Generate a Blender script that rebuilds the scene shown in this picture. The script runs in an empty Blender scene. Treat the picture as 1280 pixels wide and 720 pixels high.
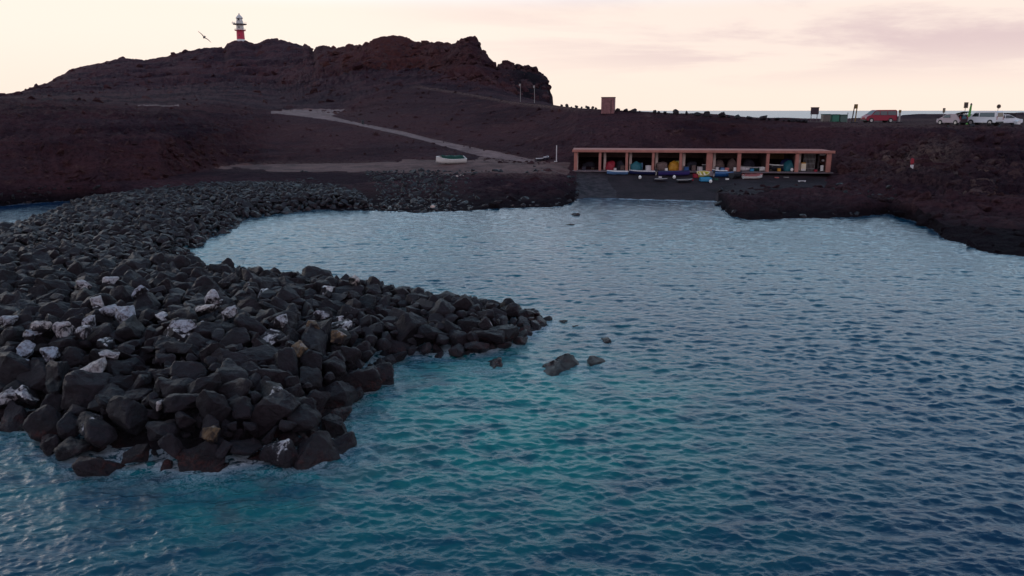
import bpy, bmesh, math, random
import numpy as np
from mathutils import Vector, Matrix, noise as mnoise

random.seed(7)
RNG = np.random.default_rng(7)
S = bpy.context.scene
C = S.collection
R = math.radians

# ---------------------------------------------------------------- camera
F = 985.0            # focal length in photo pixels (photo 1280 wide)
HC = 10.0            # camera height over the water
PITCH = math.atan(222.0 / F)
cd = bpy.data.cameras.new('camera')
cam = bpy.data.objects.new('camera', cd)
C.objects.link(cam)
cd.sensor_width = 36.0
cd.lens = 36.0 * F / 1280.0
cd.clip_start = 0.3
cd.clip_end = 60000
cam.location = (0, 0, HC)
cam.rotation_euler = (math.pi / 2 - PITCH, 0, 0)
S.camera = cam

# ---------------------------------------------------------------- world and sun
SUN_EL, SUN_AZ = R(9), R(-50)      # low sun ahead of the camera, a little to the left, veiled by cloud
w = bpy.data.worlds.new('World')
S.world = w
w.use_nodes = True
nt = w.node_tree
nt.nodes.clear()
L = nt.links.new


def wn(t, **k):
    n = nt.nodes.new(t)
    for a, b in k.items():
        setattr(n, a, b)
    return n


wo = wn('ShaderNodeOutputWorld')
bg = wn('ShaderNodeBackground')
bg.inputs['Strength'].default_value = 0.12
sky = wn('ShaderNodeTexSky')
sky.sky_type = 'NISHITA'
sky.sun_disc = False
sky.sun_elevation = SUN_EL
sky.sun_rotation = SUN_AZ
sky.air_density = 1.0
sky.dust_density = 1.2
tc = wn('ShaderNodeTexCoord')
sep = wn('ShaderNodeSeparateXYZ')
L(tc.outputs['Generated'], sep.inputs[0])


def wmath(op, a, b=None, c=None, clamp=False):
    n = wn('ShaderNodeMath', operation=op)
    n.use_clamp = clamp
    for i, v in enumerate((a, b, c)):
        if v is None:
            continue
        if isinstance(v, (int, float)):
            n.inputs[i].default_value = v
        else:
            L(v, n.inputs[i])
    return n.outputs[0]


def wmix(fac, a, b):
    n = wn('ShaderNodeMix', data_type='RGBA')
    if isinstance(fac, (int, float)):
        n.inputs[0].default_value = fac
    else:
        L(fac, n.inputs[0])
    for i, v in ((6, a), (7, b)):
        if isinstance(v, tuple):
            n.inputs[i].default_value = (v[0], v[1], v[2], 1)
        else:
            L(v, n.inputs[i])
    return n.outputs[2]


def wscale(colr, s):
    n = wn('ShaderNodeVectorMath', operation='SCALE')
    L(colr, n.inputs[0])
    n.inputs[3].default_value = s
    return n.outputs[0]


def mapr(v, a, b, c=0.0, d=1.0, smooth=True):
    n = wn('ShaderNodeMapRange')
    if smooth:
        n.interpolation_type = 'SMOOTHSTEP'
    L(v, n.inputs[0])
    for i, q in zip((1, 2, 3, 4), (a, b, c, d)):
        n.inputs[i].default_value = q
    return n.outputs[0]


# veil of lit high cloud low in the sky, bluer and dimmer overhead
K = 1.0 / 0.12
ez = sep.outputs[2]
ex = sep.outputs[0]
ey = sep.outputs[1]
# plane projected cloud coordinates
den = wmath('ADD', ez, 0.09)
cu = wmath('DIVIDE', ex, den)
cv = wmath('DIVIDE', ey, den)
comb = wn('ShaderNodeCombineXYZ')
L(cu, comb.inputs[0]); L(cv, comb.inputs[1])
n1 = wn('ShaderNodeTexNoise')
n1.inputs['Scale'].default_value = 0.42
n1.inputs['Detail'].default_value = 7
n1.inputs['Roughness'].default_value = 0.58
n1.inputs['Distortion'].default_value = 0.4
L(comb.outputs[0], n1.inputs['Vector'])
cloudn = mapr(n1.outputs[0], 0.42, 0.58)
side = mapr(wmath('ADD', ex, wmath('MULTIPLY', ez, 1.2)), -0.12, 0.42)
up = mapr(ez, 0.015, 0.08)
cm = wmath('MULTIPLY', wmath('MULTIPLY', wmath('ADD', wmath('MULTIPLY', cloudn, 0.75), 0.25), side), up)
cream = wmix(mapr(ez, 0.0, 0.10), (1.05, 0.87, 0.745), (1.10, 0.94, 0.82))
low = wmix(cm, cream, (0.79, 0.62, 0.615))
highn = wmix(cloudn, (0.07, 0.24, 0.40), (0.15, 0.31, 0.46))
nish = wscale(sky.outputs[0], 0.06)
addn = wn('ShaderNodeMix', data_type='RGBA', blend_type='ADD')
addn.inputs[0].default_value = 1.0
L(highn, addn.inputs[6]); L(nish, addn.inputs[7])
elev = mapr(ez, 0.24, 0.54)
back = mapr(ey, -0.7, 0.4, 0.35, 1.0)
lav = wmix(mapr(ez, 0.112, 0.175), low, wmix(cloudn, (0.72, 1.12, 1.42), (1.15, 1.28, 1.50)))
veil = wmix(elev, lav, addn.outputs[2])
veil2 = wmix(back, (0.78, 0.68, 0.80), veil)
L(wscale(veil2, K), bg.inputs['Color'])
L(bg.outputs[0], wo.inputs['Surface'])

sd = bpy.data.lights.new('sun', 'SUN')
sd.energy = 0.5
sd.angle = R(25)
sd.color = (1.0, 0.83, 0.72)
sun = bpy.data.objects.new('sun', sd)
C.objects.link(sun)
dirv = Vector((math.sin(SUN_AZ) * math.cos(SUN_EL), math.cos(SUN_AZ) * math.cos(SUN_EL), math.sin(SUN_EL)))
sun.rotation_euler = dirv.to_track_quat('Z', 'Y').to_euler()
sun.location = (0, 0, 60)

S.view_settings.view_transform = 'Standard'
S.view_settings.look = 'None'
S.view_settings.exposure = 0.0
S.view_settings.gamma = 1.0
S.view_settings.use_curve_mapping = False
S.render.engine = 'CYCLES'

# ---------------------------------------------------------------- pixel <-> world
cp, sp = math.cos(PITCH), math.sin(PITCH)


def slope(row):
    yc = (360.0 - row) / F
    return (-sp + cp * yc) / (cp + sp * yc)


def aof(px, row):
    yc = (360.0 - row) / F
    return ((px - 640.0) / F) / (cp + sp * yc)


def at(px, row, Y):
    return Vector((aof(px, row) * Y, Y, HC + slope(row) * Y))


def atz(px, row, z):
    Y = (z - HC) / slope(row)
    return Vector((aof(px, row) * Y, Y, z))


# ---------------------------------------------------------------- numpy noise
_perm = RNG.permutation(4096)


def _h(ix, iy, s):
    return _perm[(_perm[(ix + s * 37) & 4095] + iy) & 4095]


def perlin(x, y, s=0):
    x = np.asarray(x, float); y = np.asarray(y, float)
    ix = np.floor(x).astype(np.int64); iy = np.floor(y).astype(np.int64)
    fx = x - ix; fy = y - iy
    u = fx * fx * fx * (fx * (fx * 6 - 15) + 10)
    v = fy * fy * fy * (fy * (fy * 6 - 15) + 10)

    def g(i, j, dx, dy):
        a = _h(i, j, s) * (2 * math.pi / 4096.0)
        return np.cos(a) * dx + np.sin(a) * dy
    n00 = g(ix, iy, fx, fy); n10 = g(ix + 1, iy, fx - 1, fy)
    n01 = g(ix, iy + 1, fx, fy - 1); n11 = g(ix + 1, iy + 1, fx - 1, fy - 1)
    return (n00 * (1 - u) + n10 * u) * (1 - v) + (n01 * (1 - u) + n11 * u) * v


def fbm(x, y, o=5, s=0, gain=0.5):
    r = 0; a = 1.0; f = 1.0
    for i in range(o):
        r = r + a * perlin(x * f + 13.7 * i, y * f - 7.3 * i, s + i)
        a *= gain; f *= 2.03
    return r


def ridged(x, y, o=5, s=0, gain=0.55):
    r = 0; a = 1.0; f = 1.0; t = 0
    for i in range(o):
        r = r + a * (1 - 2.2 * np.abs(perlin(x * f + 3.1 * i, y * f + 9.2 * i, s + i)))
        t += a
        a *= gain; f *= 2.1
    return r / t - 0.45


# ---------------------------------------------------------------- materials
def mat(name, base=(0.5, 0.5, 0.5), rough=0.7, metal=0.0, var=0.18, scale=6.0, bump=0.0, bscale=20.0, spec=0.5,
        coord='Object', dark=None):
    m = bpy.data.materials.new(name)
    m.use_nodes = True
    t = m.node_tree
    b = t.nodes['Principled BSDF']
    b.inputs['Roughness'].default_value = rough
    b.inputs['Metallic'].default_value = metal
    b.inputs['Specular IOR Level'].default_value = spec
    c = t.nodes.new('ShaderNodeTexCoord')
    n = t.nodes.new('ShaderNodeTexNoise')
    n.inputs['Scale'].default_value = scale
    n.inputs['Detail'].default_value = 6
    n.inputs['Roughness'].default_value = 0.65
    t.links.new(c.outputs[coord], n.inputs['Vector'])
    r = t.nodes.new('ShaderNodeValToRGB')
    r.color_ramp.elements[0].position = 0.3
    r.color_ramp.elements[1].position = 0.72
    d = dark if dark else tuple(v * (1 - var) for v in base)
    r.color_ramp.elements[0].color = (*d, 1)
    r.color_ramp.elements[1].color = (*[min(1, v * (1 + var * 0.6)) for v in base], 1)
    t.links.new(n.outputs[0], r.inputs[0])
    t.links.new(r.outputs[0], b.inputs['Base Color'])
    if bump:
        n2 = t.nodes.new('ShaderNodeTexNoise')
        n2.inputs['Scale'].default_value = bscale
        n2.inputs['Detail'].default_value = 8
        t.links.new(c.outputs[coord], n2.inputs['Vector'])
        bp = t.nodes.new('ShaderNodeBump')
        bp.inputs['Strength'].default_value = bump
        bp.inputs['Distance'].default_value = 0.1
        t.links.new(n2.outputs[0], bp.inputs['Height'])
        t.links.new(bp.outputs[0], b.inputs['Normal'])
    return m


class NT:
    """small helper for node graphs"""
    def __init__(s, name):
        s.m = bpy.data.materials.new(name)
        s.m.use_nodes = True
        s.t = s.m.node_tree
        s.b = s.t.nodes['Principled BSDF']

    def n(s, t, **k):
        o = s.t.nodes.new(t)
        for a, b in k.items():
            setattr(o, a, b)
        return o

    def l(s, a, b):
        s.t.links.new(a, b)

    def noise(s, vec, scale, detail=6, rough=0.6, dist=0.0):
        o = s.n('ShaderNodeTexNoise')
        o.inputs['Scale'].default_value = scale
        o.inputs['Detail'].default_value = detail
        o.inputs['Roughness'].default_value = rough
        o.inputs['Distortion'].default_value = dist
        s.l(vec, o.inputs['Vector'])
        return o.outputs[0]

    def math(s, op, a, b=None, clamp=False):
        o = s.n('ShaderNodeMath', operation=op)
        o.use_clamp = clamp
        for i, v in enumerate((a, b)):
            if v is None:
                continue
            if isinstance(v, (int, float)):
                o.inputs[i].default_value = v
            else:
                s.l(v, o.inputs[i])
        return o.outputs[0]

    def mapr(s, v, a, b, c=0.0, d=1.0):
        o = s.n('ShaderNodeMapRange')
        o.interpolation_type = 'SMOOTHSTEP'
        s.l(v, o.inputs[0])
        for i, q in zip((1, 2, 3, 4), (a, b, c, d)):
            o.inputs[i].default_value = q
        return o.outputs[0]

    def mix(s, fac, a, b):
        o = s.n('ShaderNodeMix', data_type='RGBA')
        if isinstance(fac, (int, float)):
            o.inputs[0].default_value = fac
        else:
            s.l(fac, o.inputs[0])
        for i, v in ((6, a), (7, b)):
            if isinstance(v, tuple):
                o.inputs[i].default_value = (*v, 1)
            else:
                s.l(v, o.inputs[i])
        return o.outputs[2]

    def mapping(s, vec, scale):
        o = s.n('ShaderNodeMapping')
        o.inputs['Scale'].default_value = scale
        s.l(vec, o.inputs['Vector'])
        return o.outputs[0]

    def bump(s, h, strength, dist, normal=None):
        o = s.n('ShaderNodeBump')
        o.inputs['Strength'].default_value = strength
        o.inputs['Distance'].default_value = dist
        s.l(h, o.inputs['Height'])
        if normal is not None:
            s.l(normal, o.inputs['Normal'])
        return o.outputs[0]

    def attr(s, name, kind='GEOMETRY'):
        o = s.n('ShaderNodeAttribute', attribute_type=kind, attribute_name=name)
        return o.outputs['Fac']


def terrain_mat():
    g = NT('lava_terrain')
    pos = g.n('ShaderNodeNewGeometry').outputs['Position']
    big = g.noise(pos, 0.045, 5, 0.6, 0.4)
    mid = g.noise(pos, 0.35, 8, 0.65)
    fine = g.noise(pos, 2.2, 9, 0.7)
    strata = g.noise(g.mapping(pos, (0.05, 0.05, 0.9)), 1.0, 7, 0.65, 0.8)
    c = g.mix(g.mapr(big, 0.40, 0.60), (0.040, 0.020, 0.030), (0.100, 0.044, 0.052))
    c = g.mix(g.mapr(strata, 0.45, 0.68), c, (0.078, 0.042, 0.053))
    c = g.mix(g.mapr(mid, 0.55, 0.75), c, (0.150, 0.078, 0.080))
    c = g.mix(g.mapr(fine, 0.56, 0.30, 0.0, 0.65), c, (0.009, 0.005, 0.008))
    red = g.attr('red')
    c = g.mix(g.math('MULTIPLY', red, g.mapr(mid, 0.3, 0.6)), c, (0.095, 0.032, 0.030))
    lite = g.attr('lite')
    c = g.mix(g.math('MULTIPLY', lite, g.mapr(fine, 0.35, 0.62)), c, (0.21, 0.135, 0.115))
    blk = g.attr('wet')
    c = g.mix(g.math('MULTIPLY', blk, 0.85), c, (0.010, 0.009, 0.013))
    g.l(c, g.b.inputs['Base Color'])
    g.b.inputs['Roughness'].default_value = 0.95
    g.b.inputs['Specular IOR Level'].default_value = 0.04
    h = g.math('ADD', g.noise(pos, 0.7, 11, 0.75), g.math('MULTIPLY', strata, 0.7))
    g.l(g.bump(h, 1.0, 1.6), g.b.inputs['Normal'])
    return g.m


def dirt_mat(name, c1, c2, sc=0.5):
    g = NT(name)
    pos = g.n('ShaderNodeNewGeometry').outputs['Position']
    a = g.noise(pos, sc, 8, 0.7)
    b = g.noise(pos, sc * 7, 8, 0.7)
    c = g.mix(g.mapr(a, 0.35, 0.65), c1, c2)
    c = g.mix(g.mapr(b, 0.5, 0.75, 0, 0.5), c, tuple(v * 1.5 for v in c2))
    g.l(c, g.b.inputs['Base Color'])
    g.b.inputs['Roughness'].default_value = 0.9
    g.b.inputs['Specular IOR Level'].default_value = 0.2
    g.l(g.bump(b, 0.5, 0.25), g.b.inputs['Normal'])
    return g.m


def rock_mat():
    g = NT('basalt_boulder')
    geo = g.n('ShaderNodeNewGeometry')
    pos = geo.outputs['Position']
    nrm = geo.outputs['Normal']
    info = g.n('ShaderNodeObjectInfo')
    rnd = info.outputs['Random']
    tcn = g.n('ShaderNodeTexCoord').outputs['Object']
    a = g.noise(pos, 1.1, 8, 0.7, 0.3)
    b = g.noise(pos, 7.0, 9, 0.75)
    patch = g.attr('tone')
    c = g.mix(g.mapr(a, 0.35, 0.65), (0.006, 0.004, 0.006), (0.021, 0.012, 0.017))
    c = g.mix(g.math('MULTIPLY', rnd, 0.5), c, (0.034, 0.020, 0.026))
    c = g.mix(g.math('MULTIPLY', patch, 0.5), c, (0.034, 0.022, 0.029))
    c = g.mix(g.mapr(b, 0.60, 0.36, 0.0, 0.6), c, (0.012, 0.010, 0.013))
    c = g.mix(g.mapr(b, 0.58, 0.74, 0.0, 0.45), c, (0.090, 0.068, 0.082))
    # rust-brown weed and wet rock near the water line
    sz = g.n('ShaderNodeSeparateXYZ')
    g.l(pos, sz.inputs[0])
    zz = g.math('ADD', sz.outputs[2], g.math('MULTIPLY', g.math('SUBTRACT', a, 0.5), 1.6))
    lowm = g.math('MULTIPLY', g.mapr(zz, 0.55, 0.05), g.mapr(g.noise(pos, 0.7, 4, 0.6), 0.44, 0.58))
    c = g.mix(g.math('MULTIPLY', lowm, g.mapr(b, 0.42, 0.62, 0.1, 1.0)), c, (0.10, 0.026, 0.020))
    c = g.mix(g.mapr(zz, 0.35, -0.05), c, (0.020, 0.016, 0.020))
    # guano splashes, only on the boulders that carry them
    gu = g.attr('guano', 'OBJECT')
    oc = g.attr('ochre', 'OBJECT')
    s2 = g.n('ShaderNodeSeparateXYZ')
    g.l(nrm, s2.inputs[0])
    gn = g.noise(pos, 1.7, 6, 0.62, 0.8)
    th = g.math('ADD', gn, g.math('MULTIPLY', s2.outputs[2], 0.20))
    th = g.math('ADD', th, g.math('MULTIPLY', gu, 0.24))
    th = g.math('ADD', th, g.math('MULTIPLY', g.math('SUBTRACT', g.noise(pos, 5.5, 8, 0.75), 0.5), 0.45))
    gm = g.math('MULTIPLY', g.mapr(th, 0.76, 0.83), g.mapr(gu, 0.02, 0.10))
    c = g.mix(g.math('MULTIPLY', gm, 0.92), c, g.mix(g.mapr(b, 0.4, 0.6), (0.40, 0.36, 0.40), (0.85, 0.78, 0.76)))
    c = g.mix(g.math('MULTIPLY', g.math('MULTIPLY', oc, 0.85), g.math('MULTIPLY', g.mapr(th, 0.48, 0.72), g.mapr(b, 0.38, 0.58, 0.35, 1.0))), c, (0.22, 0.13, 0.065))
    pal = g.attr('pale', 'OBJECT')
    pn = g.math('ADD', g.math('ADD', g.noise(pos, 3.5, 8, 0.7, 0.8), g.math('MULTIPLY', s2.outputs[2], 0.12)), g.math('MULTIPLY', pal, 0.22))
    c = g.mix(g.math('MULTIPLY', g.mapr(pn, 0.60, 0.72), g.mapr(pal, 0.05, 0.5)), c, g.mix(g.mapr(b, 0.35, 0.6), (0.16, 0.12, 0.13), g.mix(rnd, (0.66, 0.53, 0.47), (0.42, 0.44, 0.52))))
    g.l(c, g.b.inputs['Base Color'])
    g.l(g.mapr(zz, 0.9, 0.0, 0.55, 0.20), g.b.inputs['Roughness'])
    g.b.inputs['Specular IOR Level'].default_value = 0.30
    h = g.math('ADD', g.noise(pos, 5.0, 10, 0.75), g.math('MULTIPLY', a, 1.2))
    g.l(g.bump(h, 0.9, 0.22), g.b.inputs['Normal'])
    return g.m


def water_mat():
    g = NT('sea_water')
    pos = g.n('ShaderNodeNewGeometry').outputs['Position']
    sh = g.attr('shallow')
    fo = g.attr('foam')
    rk = g.attr('reef')
    big = g.noise(pos, 0.10, 4, 0.6, 0.8)
    mid = g.noise(g.mapping(pos, (0.6, 1.0, 1.0)), 0.75, 6, 0.6, 0.6)
    c = g.mix(g.mapr(big, 0.35, 0.65), (0.0010, 0.017, 0.058), (0.0016, 0.030, 0.070))
    t = g.math('MULTIPLY', sh, g.mapr(mid, 0.30, 0.62, 0.30, 1.15))
    c = g.mix(g.math('MINIMUM', t, 1.0), c, (0.005, 0.165, 0.160))
    rf = g.math('MULTIPLY', rk, g.mapr(g.noise(pos, 0.55, 5, 0.6, 0.5), 0.46, 0.60))
    c = g.mix(g.math('MULTIPLY', rf, 0.55), c, (0.055, 0.050, 0.062))
    # foam streaks
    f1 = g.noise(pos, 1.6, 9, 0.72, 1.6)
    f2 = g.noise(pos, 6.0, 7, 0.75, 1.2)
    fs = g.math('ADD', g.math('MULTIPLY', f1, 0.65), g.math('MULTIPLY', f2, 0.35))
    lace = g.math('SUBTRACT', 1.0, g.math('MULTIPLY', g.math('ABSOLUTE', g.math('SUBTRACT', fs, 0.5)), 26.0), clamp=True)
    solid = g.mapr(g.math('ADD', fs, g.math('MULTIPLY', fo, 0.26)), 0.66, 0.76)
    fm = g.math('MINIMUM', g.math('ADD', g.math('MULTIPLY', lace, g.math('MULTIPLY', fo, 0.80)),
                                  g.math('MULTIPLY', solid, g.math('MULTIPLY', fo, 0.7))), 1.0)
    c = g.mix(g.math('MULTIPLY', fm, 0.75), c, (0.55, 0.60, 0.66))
    g.l(c, g.b.inputs['Base Color'])
    g.b.inputs['IOR'].default_value = 1.333
    sy = g.n('ShaderNodeSeparateXYZ')
    g.l(pos, sy.inputs[0])
    ru = g.mapr(sy.outputs[1], 60, 260, 0.06, 0.26)
    g.l(g.math('ADD', ru, g.math('MULTIPLY', fm, 0.5)), g.b.inputs['Roughness'])
    r1 = g.noise(g.mapping(pos, (1.0, 1.9, 1.0)), 2.9, 6, 0.6, 0.7)
    r2 = g.noise(g.mapping(pos, (1.0, 1.3, 1.0)), 7.5, 4, 0.6, 0.4)
    n1_ = g.bump(r1, 1.0, 0.030)
    n2_ = g.bump(r2, 1.0, 0.010, n1_)
    g.l(n2_, g.b.inputs['Normal'])
    return g.m


M = {}
M['terrain'] = terrain_mat()
M['rock'] = rock_mat()
M['water'] = water_mat()
M['path'] = dirt_mat('path_dirt', (0.062, 0.029, 0.028), (0.150, 0.078, 0.070), 0.30)
M['road'] = dirt_mat('track_dust', (0.105, 0.060, 0.060), (0.215, 0.132, 0.126), 0.5)
M['beach'] = dirt_mat('black_sand', (0.016, 0.010, 0.012), (0.034, 0.021, 0.025), 0.4)
M['slip'] = dirt_mat('wet_concrete', (0.010, 0.006, 0.008), (0.058, 0.040, 0.046), 1.3)
M['slip'].node_tree.nodes['Principled BSDF'].inputs['Roughness'].default_value = 0.75


# ---------------------------------------------------------------- mesh helpers
def mesh_np(name, V, Fq, m=None, smooth=True, attrs=None, loop_n=4):
    me = bpy.data.meshes.new(name)
    V = np.asarray(V, np.float32); Fq = np.asarray(Fq, np.int32)
    nf = len(Fq)
    me.vertices.add(len(V)); me.vertices.foreach_set('co', V.ravel())
    me.loops.add(nf * loop_n); me.loops.foreach_set('vertex_index', Fq.ravel())
    me.polygons.add(nf)
    me.polygons.foreach_set('loop_start', np.arange(0, nf * loop_n, loop_n, dtype=np.int32))
    me.polygons.foreach_set('use_smooth', np.full(nf, smooth))
    if attrs:
        for k, v in attrs.items():
            at_ = me.attributes.new(k, 'FLOAT', 'POINT')
            at_.data.foreach_set('value', np.asarray(v, np.float32).ravel())
    me.update(calc_edges=True)
    me.validate()
    if m:
        me.materials.append(m)
    return me


def link(name, me, parent=None):
    o = bpy.data.objects.new(name, me)
    C.objects.link(o)
    if parent:
        o.parent = parent
    return o


def struct(o):
    o['kind'] = 'structure'
    return o


def tag(o, label, cat, group=None, kind=None):
    o['label'] = label
    o['category'] = cat
    if group:
        o['group'] = group
    if kind:
        o['kind'] = kind
    return o


def thing(name, label, cat, loc=(0, 0, 0), rz=0.0, group=None):
    o = bpy.data.objects.new(name, None)
    C.objects.link(o)
    o.location = loc
    o.rotation_euler = (0, 0, rz)
    return tag(o, label, cat, group)


def copy_tree(o, parent=None):
    c = o.copy()
    C.objects.link(c)
    if parent:
        c.parent = parent
    for ch in list(o.children):
        copy_tree(ch, c)
    return c


class MB:
    """collects shapes into one bmesh"""
    def __init__(s):
        s.bm = bmesh.new()

    def box(s, cx, cy, cz, sx, sy, sz, rot=None, taper=None, bev=0.0):
        r = bmesh.ops.create_cube(s.bm, size=1.0)
        vs = r['verts']
        for v in vs:
            k = 1.0
            if taper is not None and v.co.z > 0:
                k = taper
            v.co = Vector((v.co.x * sx * k, v.co.y * sy * k, v.co.z * sz))
        if bev:
            es = list({e for v in vs for e in v.link_edges})
            rr = bmesh.ops.bevel(s.bm, geom=es, offset=bev, segments=2, affect='EDGES', profile=0.6)
            vs = list({v for f in rr['faces'] for v in f.verts} | {v for v in vs if v.is_valid})
        if rot is not None:
            for v in vs:
                v.co = rot @ v.co
        for v in vs:
            v.co += Vector((cx, cy, cz))
        return s

    def tube(s, p0, p1, r0, r1=None, seg=10):
        p0 = Vector(p0); p1 = Vector(p1)
        r1 = r0 if r1 is None else r1
        d = p1 - p0
        q = d.to_track_quat('Z', 'Y').to_matrix().to_4x4()
        m = Matrix.Translation((p0 + p1) / 2) @ q
        bmesh.ops.create_cone(s.bm, cap_ends=True, segments=seg, radius1=r0, radius2=r1, depth=d.length, matrix=m)
        return s

    def lathe(s, prof, seg=24, c=(0, 0, 0)):
        rings = []
        for r, z in prof:
            rings.append([s.bm.verts.new((c[0] + r * math.cos(2 * math.pi * k / seg),
                                          c[1] + r * math.sin(2 * math.pi * k / seg), c[2] + z)) for k in range(seg)])
        for a, b in zip(rings, rings[1:]):
            for k in range(seg):
                s.bm.faces.new((a[k], a[(k + 1) % seg], b[(k + 1) % seg], b[k]))
        s.bm.faces.new(rings[0][::-1]); s.bm.faces.new(rings[-1])
        return s

    def prism(s, pts, y0, y1, top_in=None):
        """pts: (x,z) outline in order; extruded along y; top_in: function z -> inset of |y|"""
        f = (lambda z: 0.0) if top_in is None else top_in
        A = [s.bm.verts.new((x, y0 + f(z), z)) for x, z in pts]
        B = [s.bm.verts.new((x, y1 - f(z), z)) for x, z in pts]
        n = len(pts)
        for k in range(n):
            s.bm.faces.new((A[k], A[(k + 1) % n], B[(k + 1) % n], B[k]))
        s.bm.faces.new(A[::-1]); s.bm.faces.new(B)
        return s

    def build(s, name, m, parent=None, smooth=False):
        bmesh.ops.recalc_face_normals(s.bm, faces=s.bm.faces)
        me = bpy.data.meshes.new(name)
        s.bm.to_mesh(me)
        s.bm.free()
        if smooth:
            me.polygons.foreach_set('use_smooth', [True] * len(me.polygons))
            me.set_sharp_from_angle(angle=R(40))
        me.materials.append(m)
        return link(name, me, parent)


# ---------------------------------------------------------------- terrain curves
# every curve: list of (px, row, Y or None, z or None, amp); one of Y/z given
def curve(pts):
    A = []; Y = []; Z = []; P = []
    for px, row, y, z, amp in pts:
        if y is None:
            y = (z - HC) / slope(row)
        elif z is None:
            z = HC + slope(row) * y
        rr = 138 if row is None else row
        A.append(aof(px, rr)); Y.append(y); Z.append(z); P.append(amp)
    return np.array(A), np.array(Y), np.array(Z), np.array(P)


N_ = None
c1 = curve([(x, r, N_, 0.0, a) for x, r, a in [
    (-900, 282, .5), (-400, 268, .5), (-100, 262, .5), (0, 257, .5), (60, 252, .4), (100, 250, .3), (200, 256, .3),
    (300, 258, .3), (400, 262, .3), (470, 263, .3), (530, 266, .3), (580, 263, .3), (620, 260, .35), (660, 259, .4),
    (700, 258, .5), (712, 254, .4), (722, 249, .1), (735, 247, .03), (775, 248, .03), (850, 250, .03), (895, 251, .05),
    (905, 262, .4), (912, 269, .5), (935, 275, .5), (980, 273, .5), (1020, 272, .5), (1060, 271, .5), (1110, 267, .5),
    (1140, 275, .4), (1165, 286, .4), (1180, 298, .4), (1205, 304, .4), (1230, 314, .4), (1280, 320, .4),
    (1350, 330, .4), (1500, 350, .4), (1900, 390, .4)]])
c2 = curve([(x, r, N_, z, a) for x, r, z, a in [
    (-900, 250, 1.5, .5), (-400, 245, 1.5, .5), (0, 239, 1.5, .5), (100, 236, 1.6, .3), (200, 229, 1.7, .25),
    (300, 216, 2.0, .15), (450, 214, 2.1, .12), (560, 214, 2.2, .12), (640, 214, 2.3, .2), (690, 214, 2.4, .35),
    (712, 219, 1.9, .25), (722, 221, 1.75, .03), (775, 221, 1.7, .03), (900, 221, 1.7, .03), (1036, 222, 1.6, .05),
    (1060, 236, 1.6, .5), (1100, 243, 1.5, .6), (1150, 262, 1.2, .5), (1180, 281, .75, .3), (1230, 284, .8, .3),
    (1280, 286, .8, .3), (1400, 290, .8, .3), (1900, 310, .8, .3)]])
c3 = curve([(x, r, N_, z, a) for x, r, z, a in [
    (-900, 238, 2.5, .5), (-400, 232, 2.5, .5), (0, 230, 2.3, .4), (100, 229, 2.1, .2), (200, 223, 2.1, .15),
    (300, 206, 2.4, .1), (450, 204, 2.6, .1), (560, 199, 3.1, .08), (640, 205, 2.75, .05), (700, 206, 2.75, .1),
    (716, 212, 2.3, .05), (722, 212.5, 2.2, .02), (1036, 214.5, 2.2, .02), (1044, 213, 2.3, .2),
    (1100, 232, 2.2, 1.2), (1140, 236, 2.0, 1.4), (1200, 250, 1.8, 1.4), (1280, 256, 1.8, 1.3), (1900, 280, 1.8, .7)]])
c4 = curve([(-900, 175, N_, 7, 1.2), (-400, 175, N_, 6.4, 1.2), (0, 180, N_, 6, 1.0), (100, 180, N_, 6, 1.0),
            (200, 178, 100, N_, 1.0), (290, 165, 125, N_, 1.0), (330, 146, 150, N_, .6), (345, 142, 156, N_, .15),
            (385, 147, 153, N_, .05), (415, 151, 150, N_, .05), (440, 155.5, 147, N_, .05), (470, 162, 142, N_, .05),
            (500, 168.5, 138, N_, .05), (540, 179, 133, N_, .05), (570, 187.5, 129, N_, .05), (600, 196, 124, N_, .05),
            (620, 198.5, 121, N_, .05), (665, 204.0, 113.5, N_, .05), (690, 196, 114, N_, .3), (712, 190, 114, N_, .3),
            (722, N_, 114.6, 4.85, .1), (1036, N_, 111.0, 4.85, .1), (1048, 196, 107, N_, .8),
            (1100, 196, 103, N_, 1.9), (1140, 200, 99, N_, 2.0), (1200, 202, 95, N_, 2.2), (1280, 200, 92, N_, 2.2),
            (1900, 230, 85, N_, 1.3)])
c5 = curve([(-900, 140, 115, N_, 1.2), (-400, 142, 112, N_, 1.2), (0, 142, 112, N_, 1.0), (100, 143, 115, N_, 1.0),
            (200, 145, 118, N_, .9), (290, 143, 150, N_, .6), (330, 140, 165, N_, .3), (345, 139, 172, N_, .06),
            (385, 139, 178, N_, .03), (405, 142, 170, N_, .03), (412, 145, 160, N_, .03), (440, 152.5, 154, N_, .05),
            (470, 159, 149, N_, .05), (500, 165, 145, N_, .05), (540, 175.5, 139, N_, .05),
            (570, 182, 135, N_, .05), (600, 188, 130, N_, .05), (620, 191, 127, N_, .05), (665, 201.5, 117, N_, .1),
            (690, 190, 118, N_, .4), (722, 168, 122, N_, .5),
            (780, 151, 124, N_, .4), (850, 152, 121, N_, .4), (920, 156, 119, N_, .4), (1010, 160, 116, N_, .3),
            (1060, 160, 114, N_, .4), (1100, 160, 112, N_, .6), (1170, 162, 108, N_, .7), (1280, 163, 104, N_, .7),
            (1900, 175, 95, N_, .8)])
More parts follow.
